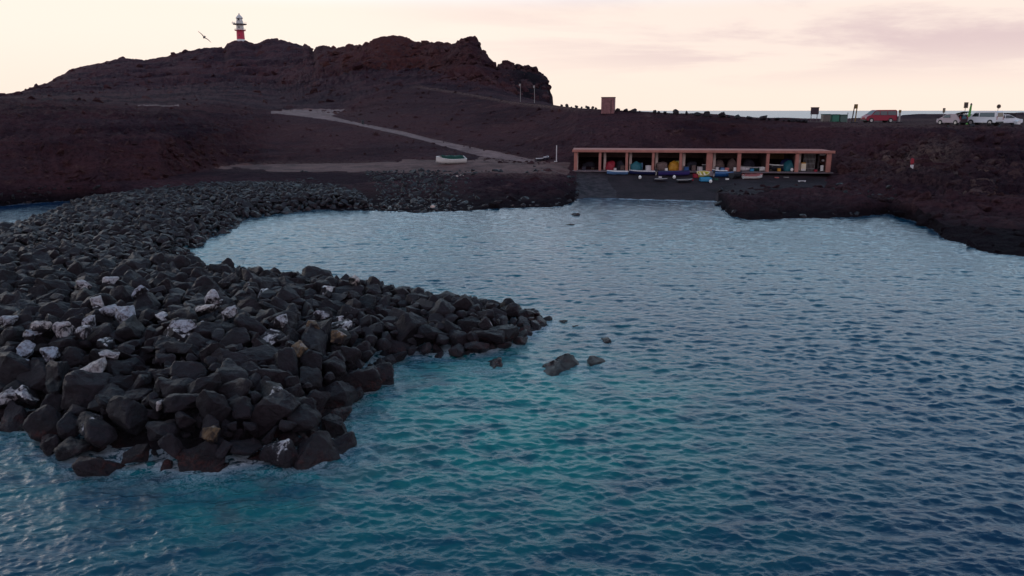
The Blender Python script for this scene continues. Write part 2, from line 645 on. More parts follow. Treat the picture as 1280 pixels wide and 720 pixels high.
c6 = curve([(-900, 124, 150, N_, .7), (-400, 123, 150, N_, .7), (0, 125, 150, N_, .5), (100, 128, 150, N_, .5),
            (165, 131.5, 155, N_, .3), (215, 132, 160, N_, .3), (250, 130, 165, N_, .3), (300, 134, 175, N_, .3),
            (345, 137.5, 185, N_, .1), (385, 137.2, 190, N_, .05), (430, 136.6, 190, N_, .1), (450, 128, 195, N_, .5),
            (480, 115, 205, N_, .4), (520, 107.5, 210, N_, .3), (570, 114.5, 195, N_, .2), (640, 127, 168, N_, .1),
            (692, 132.2, 148, N_, .05), (722, 135, 135, N_, .04), (757, 137, 131, N_, .03), (850, 142, 126, N_, .03),
            (920, 147, 124, N_, .03), (1010, 152.5, 120, N_, .03), (1060, 154, 119, N_, .05),
            (1120, 154.5, 118, N_, .1), (1170, 156, 114, N_, .15), (1280, 157.5, 110, N_, .15), (1900, 166, 104, N_, .2)])
c7 = curve([(-900, 125, 290, N_, 2), (-400, 122, 290, N_, 2), (0, 123.5, 300, N_, 1.0), (60, 119, 330, N_, 1.2),
            (100, 117, 350, N_, 1.4), (200, 112, 380, N_, 1.6),
            (300, 103, 400, N_, 1.6), (345, 108, 380, N_, 1.6), (395, 104, 300, N_, 2), (450, 92, 285, N_, 2),
            (520, 88, 270, N_, 2), (560, 97, 228, N_, 1.8), (600, 104, 220, N_, 1.8), (640, 118, 215, N_, 1.2),
            (660, 125, 215, N_, .8), (686, 129, 215, N_, .4), (692, 131.5, 175, N_, .1), (722, 136, 175, N_, .1),
            (757, 138, 170, N_, .1), (850, 143, 160, N_, .1), (920, 148, 150, N_, .1), (1010, 151.5, 150, N_, .1),
            (1060, 151, 150, N_, .1), (1120, 149.5, 160, N_, .1), (1170, 148, 180, N_, .1), (1220, 146, 200, N_, .2),
            (1280, 145, 200, N_, .3), (1900, 142, 220, N_, .5)])
CREST = [(-900, 150, 480), (-400, 138, 500), (-100, 127, 540), (0, 121, 555), (15, 119, 555), (30, 114, 555),
         (60, 104, 555), (80, 93, 555),
         (84, 90, 555), (100, 85, 555), (122, 80, 555), (145, 75, 555), (160, 74, 555), (182, 76.5, 555), (205, 72.5, 555),
         (225, 66, 555), (250, 62, 555), (264, 60, 555), (280, 61.5, 555), (284, 55, 555), (290, 52.5, 555),
         (296, 51, 555), (306, 51, 555), (312, 53.5, 555), (318, 56, 555), (326, 53.5, 555), (334, 50, 555),
         (341, 48.5, 555), (348, 51, 555), (360, 53, 555), (372, 56, 555), (378, 58, 555), (381, 54.5, 555),
         (386, 58, 540), (392, 65, 500), (395, 60, 470), (400, 58.5, 455), (410, 59, 430), (416, 61.5, 415),
         (432, 59, 385), (444, 58.5, 365), (458, 56, 345), (464, 54, 335), (474, 48, 335), (486, 45, 335),
         (500, 45, 335), (508, 48, 335), (517, 52.5, 325), (540, 53, 305), (552, 55, 290), (558, 59, 280),
         (566, 56, 265), (574, 51, 252), (584, 46, 245), (594, 45.5, 245), (597, 49, 245), (600, 57, 245),
         (603, 64, 245), (609, 70, 245), (615, 78, 245), (620, 85.5, 245), (626, 82, 245), (634, 77.5, 245),
         (638, 79, 245), (641, 83, 245), (646, 80.5, 245), (653, 82, 245), (661, 82, 245), (667, 87, 245),
         (675, 92, 245), (683, 99, 245), (685, 101, 245), (687, 112, 245), (690.5, 122, 245), (691.5, 130, 245)]
c8 = curve([(x, r, y, N_, .9 if y > 400 else .7) for x, r, y in CREST] +
           [(694, N_, 240, 4.0, .1), (722, N_, 240, 3.0, .1), (920, N_, 220, 4.0, .1), (1060, 151, 210, N_, .1),
            (1120, 147.5, 230, N_, .1), (1150, 146, 240, N_, .1), (1180, 144.5, 250, N_, .1),
            (1220, 143.5, 260, N_, .2), (1255, 141.5, 270, N_, .3), (1280, 141.5, 270, N_, .3), (1900, 138, 300, N_, .6)])
CV = [c1, c2, c3, c4, c5, c6, c7, c8]


def eval_curves(a):
    Ys = []; Zs = []; Ps = []
    for (A, Y, Z, P) in CV:
        Ys.append(np.interp(a, A, Y)); Zs.append(np.interp(a, A, Z)); Ps.append(np.interp(a, A, P))
    # before the shore: seabed; behind the crest: down into the sea
    Ys = [Ys[0] - 14] + Ys + [Ys[7] + 30, Ys[7] + 140]
    Zs = [np.full_like(a, -4.0)] + Zs + [Zs[7] * 0.55 - 1.0, np.full_like(a, -5.0)]
    Ps = [np.full_like(a, .2)] + Ps + [np.full_like(a, .3), np.full_like(a, .2)]
    for i in range(1, len(Ys)):
        Ys[i] = np.maximum(Ys[i], Ys[i - 1] + 0.6)
    return np.array(Ys), np.array(Zs), np.array(Ps)


def detail(X, Y, Z, P):
    far = np.clip((Y - 170) / 120, 0, 1)
    f1 = 0.22 * (1 - far) + 0.045 * far
    n = ridged(X * 0.20, Y * 0.20, 5, 3) * (1 - far) + (ridged(X * 0.045, Y * 0.045, 7, 9) * 1.6) * far
    return P * (n * 0.95 + 0.42 * fbm(X * .7, Y * .7, 5, 21)) + far * P * .9 * ridged(X * .16, Y * .16, 4, 27)


def height(x, y):
    """terrain height under world x,y (scalars)"""
    a = np.array([x / y]); Ys, Zs, Ps = eval_curves(a)
    z = float(np.interp(y, Ys[:, 0], Zs[:, 0])); p = np.interp(y, Ys[:, 0], Ps[:, 0])
    return z + float(detail(np.array([x]), np.array([y]), z, p)[0])


# columns
cols = np.concatenate([np.linspace(-900, -30, 60, endpoint=False), np.linspace(-30, 1310, 1150),
                       np.linspace(1310, 1900, 45)[1:]])
acol = np.array([aof(x, 138) for x in cols])
SEG = [8, 54, 26, 56, 44, 50, 36, 70, 12, 10]
Ys, Zs, Ps = eval_curves(acol)
rowsY = []; rowsZ = []; rowsP = []; rseg = []
for i, n in enumerate(SEG):
    for k in range(n):
        t = k / n
        rowsY.append(Ys[i] * (1 - t) + Ys[i + 1] * t); rowsZ.append(Zs[i] * (1 - t) + Zs[i + 1] * t)
        rowsP.append(Ps[i] * (1 - t) + Ps[i + 1] * t); rseg.append(i)
rowsY.append(Ys[-1]); rowsZ.append(Zs[-1]); rowsP.append(Ps[-1]); rseg.append(len(SEG) - 1)
GY = np.array(rowsY); GZ = np.array(rowsZ); GP = np.array(rowsP)
GA = np.broadcast_to(acol, GY.shape)
GX = GA * GY
PX = np.broadcast_to(cols, GY.shape)
SG = np.broadcast_to(np.array(rseg)[:, None], GY.shape)
Z0 = GZ.copy()
GZ = GZ + detail(GX, GY, GZ, GP)
tt_ = np.clip((GY - Ys[1]) / (Ys[2] - Ys[1]), 0, 1)
hump = np.where(SG == 1, np.sin(np.clip(tt_ / (.62 - .25 * np.clip((990 - PX) / 60, 0, 1)), 0, 1) * math.pi) ** .7, 0) * np.clip((PX - 903) / 14, 0, 1) * np.clip((1150 - PX) / 60, 0, 1)
GZ = GZ + hump * (.75 + .9 * ridged(GX * .35, GY * .35, 5, 44))
hump2 = np.where(SG == 1, np.sin(np.clip(tt_, 0, 1) * math.pi), 0) * np.clip((PX - 560) / 60, 0, 1) * np.clip((716 - PX) / 12, 0, 1)
GZ = GZ + hump2 * (.35 + .8 * ridged(GX * .3, GY * .3, 5, 46))
bul = np.exp(-((PX - 1165) / 42) ** 2) * np.sin(np.clip((GY - Ys[3] + 2) / 9, 0, 1) * math.pi)
GZ = GZ + bul * (1.1 + 1.3 * ridged(GX * .25, GY * .25, 5, 71))
gul = ((SG == 3) * (PX < 330) * 1.0 + (SG == 4) * ((PX < 330) | (PX > 690)) * .8 + (SG == 5) * (PX < 330) * .35 + (SG == 6) * (PX < 560) * 1.2) * np.clip((Ys[9] * 0 + 1), 0, 1)
GZ = GZ + gul * .55 * ridged(GA * 42 + .5 * perlin(GX * .1, GY * .1, 81), GY * .035, 4, 82)
terr = (((SG == 3) & (PX > 1040)) * .8 + ((SG == 4) & (PX > 1040)) * .5 + ((SG == 4) | (SG == 3)) * (PX < 330) * .35)
zz_ = (GZ + 1.2 * perlin(GX * .07, GY * .07, 63)) / 1.6
GZ = GZ + terr * .30 * np.sin(2 * math.pi * zz_) * np.clip(.5 + fbm(GX * .12, GY * .12, 3, 66), 0, 1.4)
zf = (GZ + 3 * perlin(GX * .02, GY * .02, 64)) / 6.0
GZ = GZ + (SG == 7) * .95 * np.sin(2 * math.pi * zf) * np.clip(.4 + fbm(GX * .04, GY * .04, 3, 67), 0, 1.3)
# crags: push the steep faces in and out as well
steep = np.clip(np.abs(np.gradient(Z0, axis=0) / (np.gradient(GY, axis=0) + 1e-6)), 0, 1.5)
push = GP * steep * (ridged(GX * .16, Z0 * .30 + GY * .02, 5, 31)) * 1.5
GYd = GY - push
GXd = GX
nr, nc = GY.shape
# attributes
red = np.clip(1 - np.abs((PX - 500) / 130), 0, 1) * (SG == 7) * 1.4 + \
    np.clip(1 - np.abs((PX - 925) / 150), 0, 1) * ((SG == 4) | (SG == 5)) * .5 + \
    np.clip(1 - np.abs((PX - 250) / 400), 0, 1) * ((SG == 3)) * .35 + (SG == 5) * np.clip((760 - PX) / 120, 0, 1) * .25
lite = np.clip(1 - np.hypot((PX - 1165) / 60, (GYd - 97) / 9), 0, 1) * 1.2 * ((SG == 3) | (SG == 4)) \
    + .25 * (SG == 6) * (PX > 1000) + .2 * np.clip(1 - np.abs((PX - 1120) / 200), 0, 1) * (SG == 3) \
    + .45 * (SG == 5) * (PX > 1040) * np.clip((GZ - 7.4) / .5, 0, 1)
pale = (SG == 5) * np.clip((PX - 500) / 30, 0, 1) * np.clip((760 - PX) / 80, 0, 1)
lite = lite + pale * np.clip((GY / Ys[6] - 0.975) / 0.02, 0, 1) * .9
wet = np.clip((1.5 - GZ) / 1.1, 0, 1) + ((SG == 7) * np.clip(1 - np.abs((PX - 660) / 38), 0, 1)) * 1.2 \
    + (SG <= 1) * (PX > 1160) * .6  # wet low on the shore; the same mask also darkens the far crag
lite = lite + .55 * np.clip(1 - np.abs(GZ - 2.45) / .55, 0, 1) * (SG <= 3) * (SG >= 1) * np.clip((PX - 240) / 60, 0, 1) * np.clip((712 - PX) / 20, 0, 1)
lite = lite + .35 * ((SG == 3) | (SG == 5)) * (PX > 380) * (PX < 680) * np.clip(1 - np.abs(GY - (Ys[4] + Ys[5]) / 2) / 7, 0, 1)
V = np.stack([GXd, GYd, GZ], -1).reshape(-1, 3)
idx = np.arange(nr * nc).reshape(nr, nc)
Q = np.stack([idx[:-1, :-1], idx[:-1, 1:], idx[1:, 1:], idx[1:, :-1]], -1)
fs = SG[:-1, :-1]
fx = PX[:-1, :-1] + 5 * perlin(GX[:-1, :-1] * .5, GY[:-1, :-1] * .5, 5)
lab = np.zeros(fs.shape, int)
lab[((fs == 1) | (fs == 2)) & (fx > 721) & (fx < 1040) & ((PX[:-1, :-1] < 903) | (Z0[:-1, :-1] > 1.02 - .45 * np.clip((990 - PX[:-1, :-1]) / 60, 0, 1) + .15 * perlin(GX[:-1, :-1] * .6, GY[:-1, :-1] * .6, 15)))] = 1          # beach
lab[((fs == 1) | (fs == 2)) & (fx > 723) & (fx < 776 - 10 * Z0[:-1, :-1])] = 2
tq = (GY[:-1, :-1] - Ys[4][:-1]) / (Ys[5][:-1] - Ys[4][:-1] + 1e-6) + .12 * fbm(GX[:-1, :-1] * .8, GY[:-1, :-1] * .8, 4, 90)
lab[((fs == 4) & (tq > .06) | (fs == 5) & (tq < 1.06)) & (tq < 1.06) & (PX[:-1, :-1] > 338) & (PX[:-1, :-1] < 668)] = 3
lot = (fs == 5) & (PX[:-1, :-1] > 352) & (PX[:-1, :-1] < 431) & (PX[:-1, :-1] - 431 < -(GY[:-1, :-1] * 0))
lotlim = 412 + (431 - 412) * np.clip((GY[:-1, :-1] - Ys[5][:-1]) / (Ys[6][:-1] - Ys[5][:-1] + 1e-6), 0, 1)
lab[lot & (PX[:-1, :-1] < lotlim)] = 3
lab[(fs == 5) & (PX[:-1, :-1] > 172) & (PX[:-1, :-1] < 224) & (GY[:-1, :-1] > Ys[6][:-1] * .955)] = 3
t2_ = (GY[:-1, :-1] - Ys[2][:-1]) / (Ys[3][:-1] - Ys[2][:-1] + 1e-6) + .25 * perlin(GX[:-1, :-1] * .4, GY[:-1, :-1] * .4, 95)
lab[(fs == 2) & (fx > 262) & (fx < 712) & (t2_ > .95 - (PX[:-1, :-1] - 262) / 90)] = 4                      # dirt path and the pull-off with the boat
lab[(fs == 1) & (PX[:-1, :-1] > 430) & (fx < 700) & (Z0[:-1, :-1] > 2.02 + .25 * perlin(GX[:-1, :-1] * .25, GY[:-1, :-1] * .25, 8))] = 4
lab[(fs == 3) & (PX[:-1, :-1] > 500) & (fx < 712) & (Z0[:-1, :-1] < 3.0)] = 4
names = {0: ('terrain', 'terrain'), 1: ('beach', 'beach'), 2: ('slipway', 'slip'), 3: ('track', 'road'), 4: ('path', 'path')}
flat = Q.reshape(-1, 4); fl = lab.reshape(-1)
for k, (nm, mk) in names.items():
    q = flat[fl == k]
    used, inv = np.unique(q, return_inverse=True)
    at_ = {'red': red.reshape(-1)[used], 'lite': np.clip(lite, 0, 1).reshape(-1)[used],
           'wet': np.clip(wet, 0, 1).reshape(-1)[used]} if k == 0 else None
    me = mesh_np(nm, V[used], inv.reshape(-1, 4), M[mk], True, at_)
    struct(link(nm, me))

# ---------------------------------------------------------------- rubble breakwater footprint
WL = [(470, 262), (400, 262), (350, 267), (322, 272), (300, 276), (285, 291), (262, 296), (240, 313), (228, 333)]
poly = [tuple(atz(x, r, 0)[:2]) for x, r in WL]
# hidden back shore of the near arm
poly += [(-19.2, 47.5), (-14.5, 45.0), (-9.0, 43.0), (-4.0, 41.0), (-0.8, 39.4), (.9, 38.2)]
NEAR = [(686, 402), (676, 414), (655, 422), (640, 432), (600, 442), (548, 444), (505, 444), (482, 452), (474, 478), (452, 492), (425, 512), (412, 540),
        (418, 568), (384, 580), (330, 574), (262, 590), (200, 582), (110, 582), (70, 560), (55, 545), (25, 530), (-20, 522)]
poly += [tuple(atz(x, r, 0)[:2]) for x, r in NEAR]
poly += [(-24, 25), (-34, 33), (-42, 44), (-47, 56)]
poly += [tuple(atz(x, r, 0)[:2]) for x, r in [(-20, 298), (8, 290), (24, 287), (44, 277), (64, 269), (88, 259)]]
poly += [(-44, 97), (-20, 108)]
POLY = np.array(poly)


def sdist(x, y):
    """signed distance to the footprint, positive inside"""
    x = np.asarray(x, float); y = np.asarray(y, float)
    d = np.full(x.shape, 1e9); inside = np.zeros(x.shape, bool)
    n = len(POLY)
    for i in range(n):
        x0, y0 = POLY[i]; x1, y1 = POLY[(i + 1) % n]
        ex_, ey_ = x1 - x0, y1 - y0
        t = np.clip(((x - x0) * ex_ + (y - y0) * ey_) / (ex_ * ex_ + ey_ * ey_), 0, 1)
        d = np.minimum(d, np.hypot(x - x0 - t * ex_, y - y0 - t * ey_))
        c = ((y0 > y) != (y1 > y)) & (x < (x1 - x0) * (y - y0) / (y1 - y0 + 1e-12) + x0)
        inside ^= c
    return np.where(inside, d, -d)


def mound(x, y, d=None):
    d = sdist(x, y) if d is None else d
    top = 2.1 + 0.35 * perlin(np.asarray(x) * .12, np.asarray(y) * .12, 77) - 0.5 * np.clip((np.asarray(y) - 45) / 20, 0, 1)
    top = top - .25 - .75 * np.clip((np.asarray(x) + 12) / 9, 0, 1) * np.clip((np.asarray(y) - 29) / 5, 0, 1)
    return np.where(d > 0, top * (1 - np.exp(-d / 1.7)), d * 0.45)


gx, gy = np.meshgrid(np.arange(-52, 8, .5), np.arange(17, 110, .5))
gd = sdist(gx, gy)
gz = mound(gx, gy, gd) - 0.85 + .25 * fbm(gx * .8, gy * .8, 4, 50)
idx = np.arange(gx.size).reshape(gx.shape)
Q = np.stack([idx[:-1, :-1], idx[:-1, 1:], idx[1:, 1:], idx[1:, :-1]], -1).reshape(-1, 4)
keep = (gd[:-1, :-1] > -3).reshape(-1)
q = Q[keep]
used, inv = np.unique(q, return_inverse=True)
Vm = np.stack([gx, gy, gz], -1).reshape(-1, 3)[used]
me = mesh_np('breakwater_ground', Vm, inv.reshape(-1, 4), M['rock'], True)
struct(link('breakwater_ground', me))

# ---------------------------------------------------------------- sea
rY = np.concatenate([np.linspace(-25, 9, 14, endpoint=False), 9 + (np.exp(np.linspace(0, math.log(1 + 106 / 9.0), 1100)) - 1) * 9.0,
                     np.geomspace(116, 30000, 60)[1:]])
an = np.concatenate([-np.geomspace(3.0, .60, 20)[:-1], np.linspace(-.60, .60, 1000), np.geomspace(.60, 3.0, 20)[1:]])
WY, WA = np.meshgrid(rY, an, indexing='ij')
WX = WA * (WY + 27)
wz = np.zeros_like(WX)
dxp = np.zeros_like(WX); dyp = np.zeros_like(WX)
dres = 0.0026 * np.maximum(WY, 5) + .008
rr = random.Random(3)
near = (WY > 6) & (WY < 140)
NX, NY, DR = WX[near], WY[near], dres[near]
nz = np.zeros_like(NX); ndx = np.zeros_like(NX); ndy = np.zeros_like(NX)
# gustiness: patches of rougher and calmer water
gust = (0.90 + 0.5 * fbm(NX * .05, NY * .09, 3, 60)) * (1 - .50 * np.clip((NY - 25) / 18, 0, 1))
for i in range(200):
    lam = 0.12 * (2.2 / 0.12) ** (rr.random() ** 1.9)
    th = R(-97 + rr.gauss(0, 36))          # waves run toward the camera and a little left
    k = 2 * math.pi / lam
    amp = 0.0040 * lam ** 0.62
    kx, ky = k * math.cos(th), k * math.sin(th)
    ph = kx * NX + ky * NY + rr.random() * 6.28
    wgt = np.clip((lam - 2.3 * DR) / (1.4 * DR), 0, 1) * amp * (gust if lam < 2.5 else 1.0)
    nz += wgt * np.cos(ph)
    ndx -= wgt * math.cos(th) * np.sin(ph) * .9
    ndy -= wgt * math.sin(th) * np.sin(ph) * .9
for i in range(90):
    lam = 0.36 * (1.5 / 0.36) ** rr.random()
    th = R(-97 + rr.gauss(0, 34))
    k = 2 * math.pi / lam
    kx, ky = k * math.cos(th), k * math.sin(th)
    ph = kx * NX + ky * NY + rr.random() * 6.28
    wgt = np.clip((lam - 2.2 * DR) / (1.2 * DR), 0, 1) * 0.0020 * lam ** 0.6 * np.clip((NY - 24) / 20, 0, 1) * (.75 + .6 * np.clip(gust, 0, 1.5))
    nz += wgt * np.cos(ph)
wz[near] = nz; dxp[near] = ndx; dyp[near] = ndy
WXd = WX + dxp; WYd = WY + dyp
d = np.full(WX.shape, -50.0)
m_ = (WY < 115) & (WY > 5)
d[m_] = sdist(WX[m_], WY[m_])
foam = .85 * np.clip(1 + d / 2.0, 0, 1) ** 1.6 * (WY < 45) + .55 * np.clip(1 + d / .9, 0, 1) * (WY >= 45)
# distance to isolated rocks handled below with the same attribute
ISO = [(608, 459, .80), (707, 463, 1.05), (746, 455, .55), (758, 426, .5), (702, 404, .35), (733, 411, .4), (667, 408, .6), (720, 410, .25),
       (720, 271, .55), (712, 283, .35), (430, 548, .4), (264, 586, .55)]
for px, r_, rad in ISO:
    p = atz(px, r_, 0)
    foam = np.maximum(foam, .45 * np.clip(1 - (np.hypot(WX - p.x, WY - p.y) - rad) / .8, 0, 1))
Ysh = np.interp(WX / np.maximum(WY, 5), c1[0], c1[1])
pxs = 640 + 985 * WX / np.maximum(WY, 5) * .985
foam = np.maximum(foam, .9 * np.clip(1 - np.abs(WY - Ysh + .5) / 1.4, 0, 1) * (pxs > 772) * (pxs < 910))  # beach edge: part foam, part wet-sand reflection painted into the water colour
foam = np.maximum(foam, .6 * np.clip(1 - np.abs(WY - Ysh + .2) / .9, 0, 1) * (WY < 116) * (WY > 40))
shallow = np.exp(-(((WX - 0.2) / 7.5) ** 2 + ((WY - 25.5) / 9) ** 2)) * 1.0
shallow = np.maximum(shallow, .6 * np.exp(-(((WX + 6) / 7.0) ** 2 + ((WY - 19) / 3.5) ** 2)))
shallow = np.maximum(shallow, .45 * np.clip(1 + d / 8.0, 0, 1) * (WY < 60))
shallow = np.maximum(shallow, .30 * np.exp(-(((WX + 2) / 40) ** 2 + ((WY - 62) / 25) ** 2)))
reef = np.clip(1 + d / 4.0, 0, 1) * (WY < 30) + .8 * np.exp(-(((WX + 7.6) / 1.6) ** 2 + ((WY - 18.3) / 1.6) ** 2)) \
    + .6 * np.exp(-(((WX - 3.4) / 2.2) ** 2 + ((WY - 35.2) / 1.6) ** 2))
Vw = np.stack([WXd, WYd, wz], -1).reshape(-1, 3)
idx = np.arange(WX.size).reshape(WX.shape)
Q = np.stack([idx[:-1, :-1], idx[:-1, 1:], idx[1:, 1:], idx[1:, :-1]], -1).reshape(-1, 4)
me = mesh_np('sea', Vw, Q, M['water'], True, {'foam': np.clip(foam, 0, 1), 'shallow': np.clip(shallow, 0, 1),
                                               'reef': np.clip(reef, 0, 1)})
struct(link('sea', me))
# water outside the grid and the sea floor, as one wide sheet below
bmx = MB()
bmx.box(0, 5000, -9.0, 60000, 50000, 1.0)
struct(bmx.build('seabed', M['beach']))


# ---------------------------------------------------------------- boulders
def boulder_mesh(seed, fine=True):
    rn = random.Random(seed)
    bm = bmesh.new()
    sx, sy, sz = rn.uniform(.85, 1.25), rn.uniform(.7, 1.05), rn.uniform(.55, .9)
    n = rn.randint(14, 22)
    for k in range(n):
        while True:
            p = Vector((rn.uniform(-1, 1), rn.uniform(-1, 1), rn.uniform(-1, 1)))
            # blocky: stay within a rounded cube
            if 0.75 < (abs(p.x) ** 3 + abs(p.y) ** 3 + abs(p.z) ** 3) ** (1 / 3.) < 1.05:
                break
        bm.verts.new((p.x * sx, p.y * sy, p.z * sz))
    r = bmesh.ops.convex_hull(bm, input=bm.verts)
    bmesh.ops.delete(bm, geom=[v for v in bm.verts if not v.link_faces], context='VERTS')
    bmesh.ops.dissolve_limit(bm, angle_limit=R(14), verts=bm.verts, edges=bm.edges)
    bmesh.ops.bevel(bm, geom=list(bm.edges), offset=.085 if fine else .05, segments=2 if fine else 1, affect='EDGES',
                    profile=.55, clamp_overlap=True)
    bmesh.ops.triangulate(bm, faces=bm.faces)
    if fine:
        for it in range(3):
            es = [e for e in bm.edges if e.calc_length() > .20]
            if es:
                bmesh.ops.subdivide_edges(bm, edges=es, cuts=1)
                bmesh.ops.triangulate(bm, faces=bm.faces)
        bm.normal_update()
        for v in bm.verts:
            p = v.co * 1.6 + Vector((seed * 3.7, 0, 0))
            v.co += v.normal * (mnoise.fractal(p, 1.0, 2.0, 5) * .085 + mnoise.noise(p * 4) * .035 + mnoise.noise(p * 11) * .014)
    bmesh.ops.recalc_face_normals(bm, faces=bm.faces)
    me = bpy.data.meshes.new('boulder')
    bm.to_mesh(me)
    bm.free()
    me.polygons.foreach_set('use_smooth', [True] * len(me.polygons))
    me.set_sharp_from_angle(angle=R(38))
    me.materials.append(M['rock'])
    return me


FINE = [boulder_mesh(100 + i) for i in range(18)]
LOW = [boulder_mesh(300 + i, False) for i in range(12)]


def me_arrays(me):
    me.calc_loop_triangles()
    v = np.empty(len(me.vertices) * 3, np.float32); me.vertices.foreach_get('co', v)
    t = np.empty(len(me.loop_triangles) * 3, np.int32); me.loop_triangles.foreach_get('vertices', t)
    return v.reshape(-1, 3), t.reshape(-1, 3)


LOWA = [me_arrays(m) for m in LOW]
for m in LOW:
    bpy.data.meshes.remove(m)

# dart throwing
cell = {}


def try_place(x, y, r, k=.80):
    i, j = int(math.floor(x / 1.5)), int(math.floor(y / 1.5))
    for a in (-1, 0, 1):
        for b in (-1, 0, 1):
            for (x2, y2, r2) in cell.get((i + a, j + b), ()):
                if math.hypot(x - x2, y - y2) < k * (r + r2) * .86:
                    return False
    cell.setdefault((i, j), []).append((x, y, r))
    return True


rk = random.Random(11)
rocks = []     # x,y,z,r,zone,d
cand_r = [1.0, .80, .70, .58, .48, .38, .30]
ntry = [160, 900, 3000, 9000, 14000, 20000, 26000]
for r0, nt_ in zip(cand_r, ntry):
    xs = np.array([rk.uniform(-51, 4) for _ in range(nt_)]); ys = np.array([rk.uniform(19, 100) for _ in range(nt_)])
    ds = sdist(xs, ys)
    for x, y, d_ in zip(xs, ys, ds):
        if d_ < -.25:
            continue
        if y > 85 and height(x, y) > 1.9:
            continue
        # out of sight to the left
        if x / y < -.80:
            continue
        if r0 > 1 and (y > 33 or x > -8):
            continue
        r = r0 * rk.uniform(.9, 1.12) * .9
        if y > 45:
            r *= .76
        if x > -8 and y > 30:
            r *= .82
        if d_ < 1.2 and y < 30 and r > .7:
            continue
        if d_ < 0.3 and r > .8 and y > 30:
            r *= .8
        if try_place(x, y, r):
            rocks.append((x, y, r, d_))
xs = np.array([q[0] for q in rocks]); ys = np.array([q[1] for q in rocks])
mz = mound(xs, ys)
bank = []
# loose blocks on the far banks
for _ in range(9000):
    px = rk.choice([rk.uniform(380, 722), rk.uniform(380, 560), rk.uniform(900, 1120), rk.uniform(-40, 180)])
    row = rk.uniform(214, 276) if px < 1120 else rk.uniform(230, 315)
    t_ = rk.random()
    a_ = aof(px, row)
    Yq, Zq, Pq = eval_curves(np.array([a_]))
    y = float(Yq[1, 0] * (1 - t_) + Yq[2, 0] * t_) if px < 1110 else float(Yq[1, 0] * (1 - t_) + Yq[3, 0] * t_)
    x = a_ * y
    if sdist(np.array([x]), np.array([y]))[0] > 0:
        continue
    if 722 < px < 1042 and t_ > .55:
        continue
    r = rk.choice([.15, .2, .25, .3, .4, .55]) * rk.uniform(.8, 1.2)
    if px > 900 and rk.random() < .8:
        continue
    if 600 < px < 722 and rk.random() < .6:
        continue
    if try_place(x, y, r, .95):
        bank.append((x, y, height(x, y) - .1 * r, r))

BOUL = []
for (x, y, r, d_), z in zip(rocks, mz):
    BOUL.append(dict(x=x, y=y, z=float(z) - .32 * r + rk.uniform(-.08, .16) + (.28 if d_ < 1.6 and y < 34 else 0), r=r, d=d_, s=r / y))
order = sorted(range(len(BOUL)), key=lambda i: -BOUL[i]['s'] * (1.0 if BOUL[i]['x'] / BOUL[i]['y'] > -.70 else .1))
NIND = 262
ind = order[:NIND]
rest = order[NIND:]


def rock_label(b, gu, sx, sz):
    size = 'huge' if b['r'] > .95 else 'large' if b['r'] > .78 else 'medium' if b['r'] > .62 else 'small'
    shape = 'tall' if sz > 1.08 * sx else 'flat' if sz < .88 * sx else 'blocky'
    a_ = b['x'] / b['y']
    zone = ('far left' if a_ < -.56 else 'left' if a_ < -.47 else 'inner left' if a_ < -.38 else 'centre left'
            if a_ < -.30 else 'centre right' if a_ < -.22 else 'right' if a_ < -.13 else 'spit')
    dep = 'front' if b['y'] < 27 else 'middle' if b['y'] < 32 else 'back' if b['y'] < 38 else 'bay side'
    if gu >= .5:
        look = 'white splashed boulder'
    elif gu > 0:
        look = 'pale spotted boulder'
    elif b['d'] < .9:
        look = 'wet boulder at waterline'
    elif b['d'] < 2.4:
        look = 'dark boulder above waterline'
    else:
        look = 'dry dark boulder'
    return '%s %s %s, %s %s of the pile' % (size, shape, look, zone, dep)


for n_, i in enumerate(ind):
    b = BOUL[i]
    o = bpy.data.objects.new('boulder', rk.choice(FINE))
    C.objects.link(o)
    r = b['r'] * 1.05
    o.location = (b['x'], b['y'], b['z'])
    fs_ = (rk.uniform(.9, 1.3), rk.uniform(.8, 1.1), rk.uniform(.75, 1.2))
    o.scale = tuple(r * q for q in fs_)
    o.rotation_euler = (rk.gauss(0, .45), rk.gauss(0, .45), rk.uniform(0, 6.28))
    gu = 0.0
    gx_ = math.exp(-(((b['x'] + 13.5) / 5.0) ** 2 + ((b['y'] - 33) / 5.5) ** 2))
    if rk.random() < gx_ * .6 and b['r'] < .6:
        gu = rk.uniform(.1, .75)
    elif rk.random() < .05 and b['y'] < 38 and b['r'] < .6:
        gu = rk.uniform(.2, .4)
    o['guano'] = float(gu)
    o['ochre'] = 0.0
    tag(o, rock_label(b, gu, fs_[0], fs_[2]), 'boulder', 'boulders of the near rock pile')

# where several would read alike, say which one counting from the left
dupes = {}
for o in C.objects:
    if o.get('category') == 'boulder':
        dupes.setdefault(o['label'], []).append(o)
ORD = ['leftmost', 'second from left', 'third from left', 'fourth from left', 'fifth from left', 'sixth from left', 'seventh from left', 'eighth from left']
for lb, os_ in dupes.items():
    if len(os_) > 1:
        os_.sort(key=lambda q: q.location.x / q.location.y)
        for k, o in enumerate(os_):
            o['label'] = lb + ', ' + ('rightmost' if k == len(os_) - 1 else ORD[min(k, 7)])


def mound_hit(px, row, lift=.35):
    a_ = aof(px, row); s_ = slope(row)
    y = 19.0
    while y < 80:
        if HC + s_ * y <= float(mound(np.array([a_ * y]), np.array([y]))[0]) + lift:
            break
        y += .05
    return Vector((a_ * y, y, HC + s_ * y))


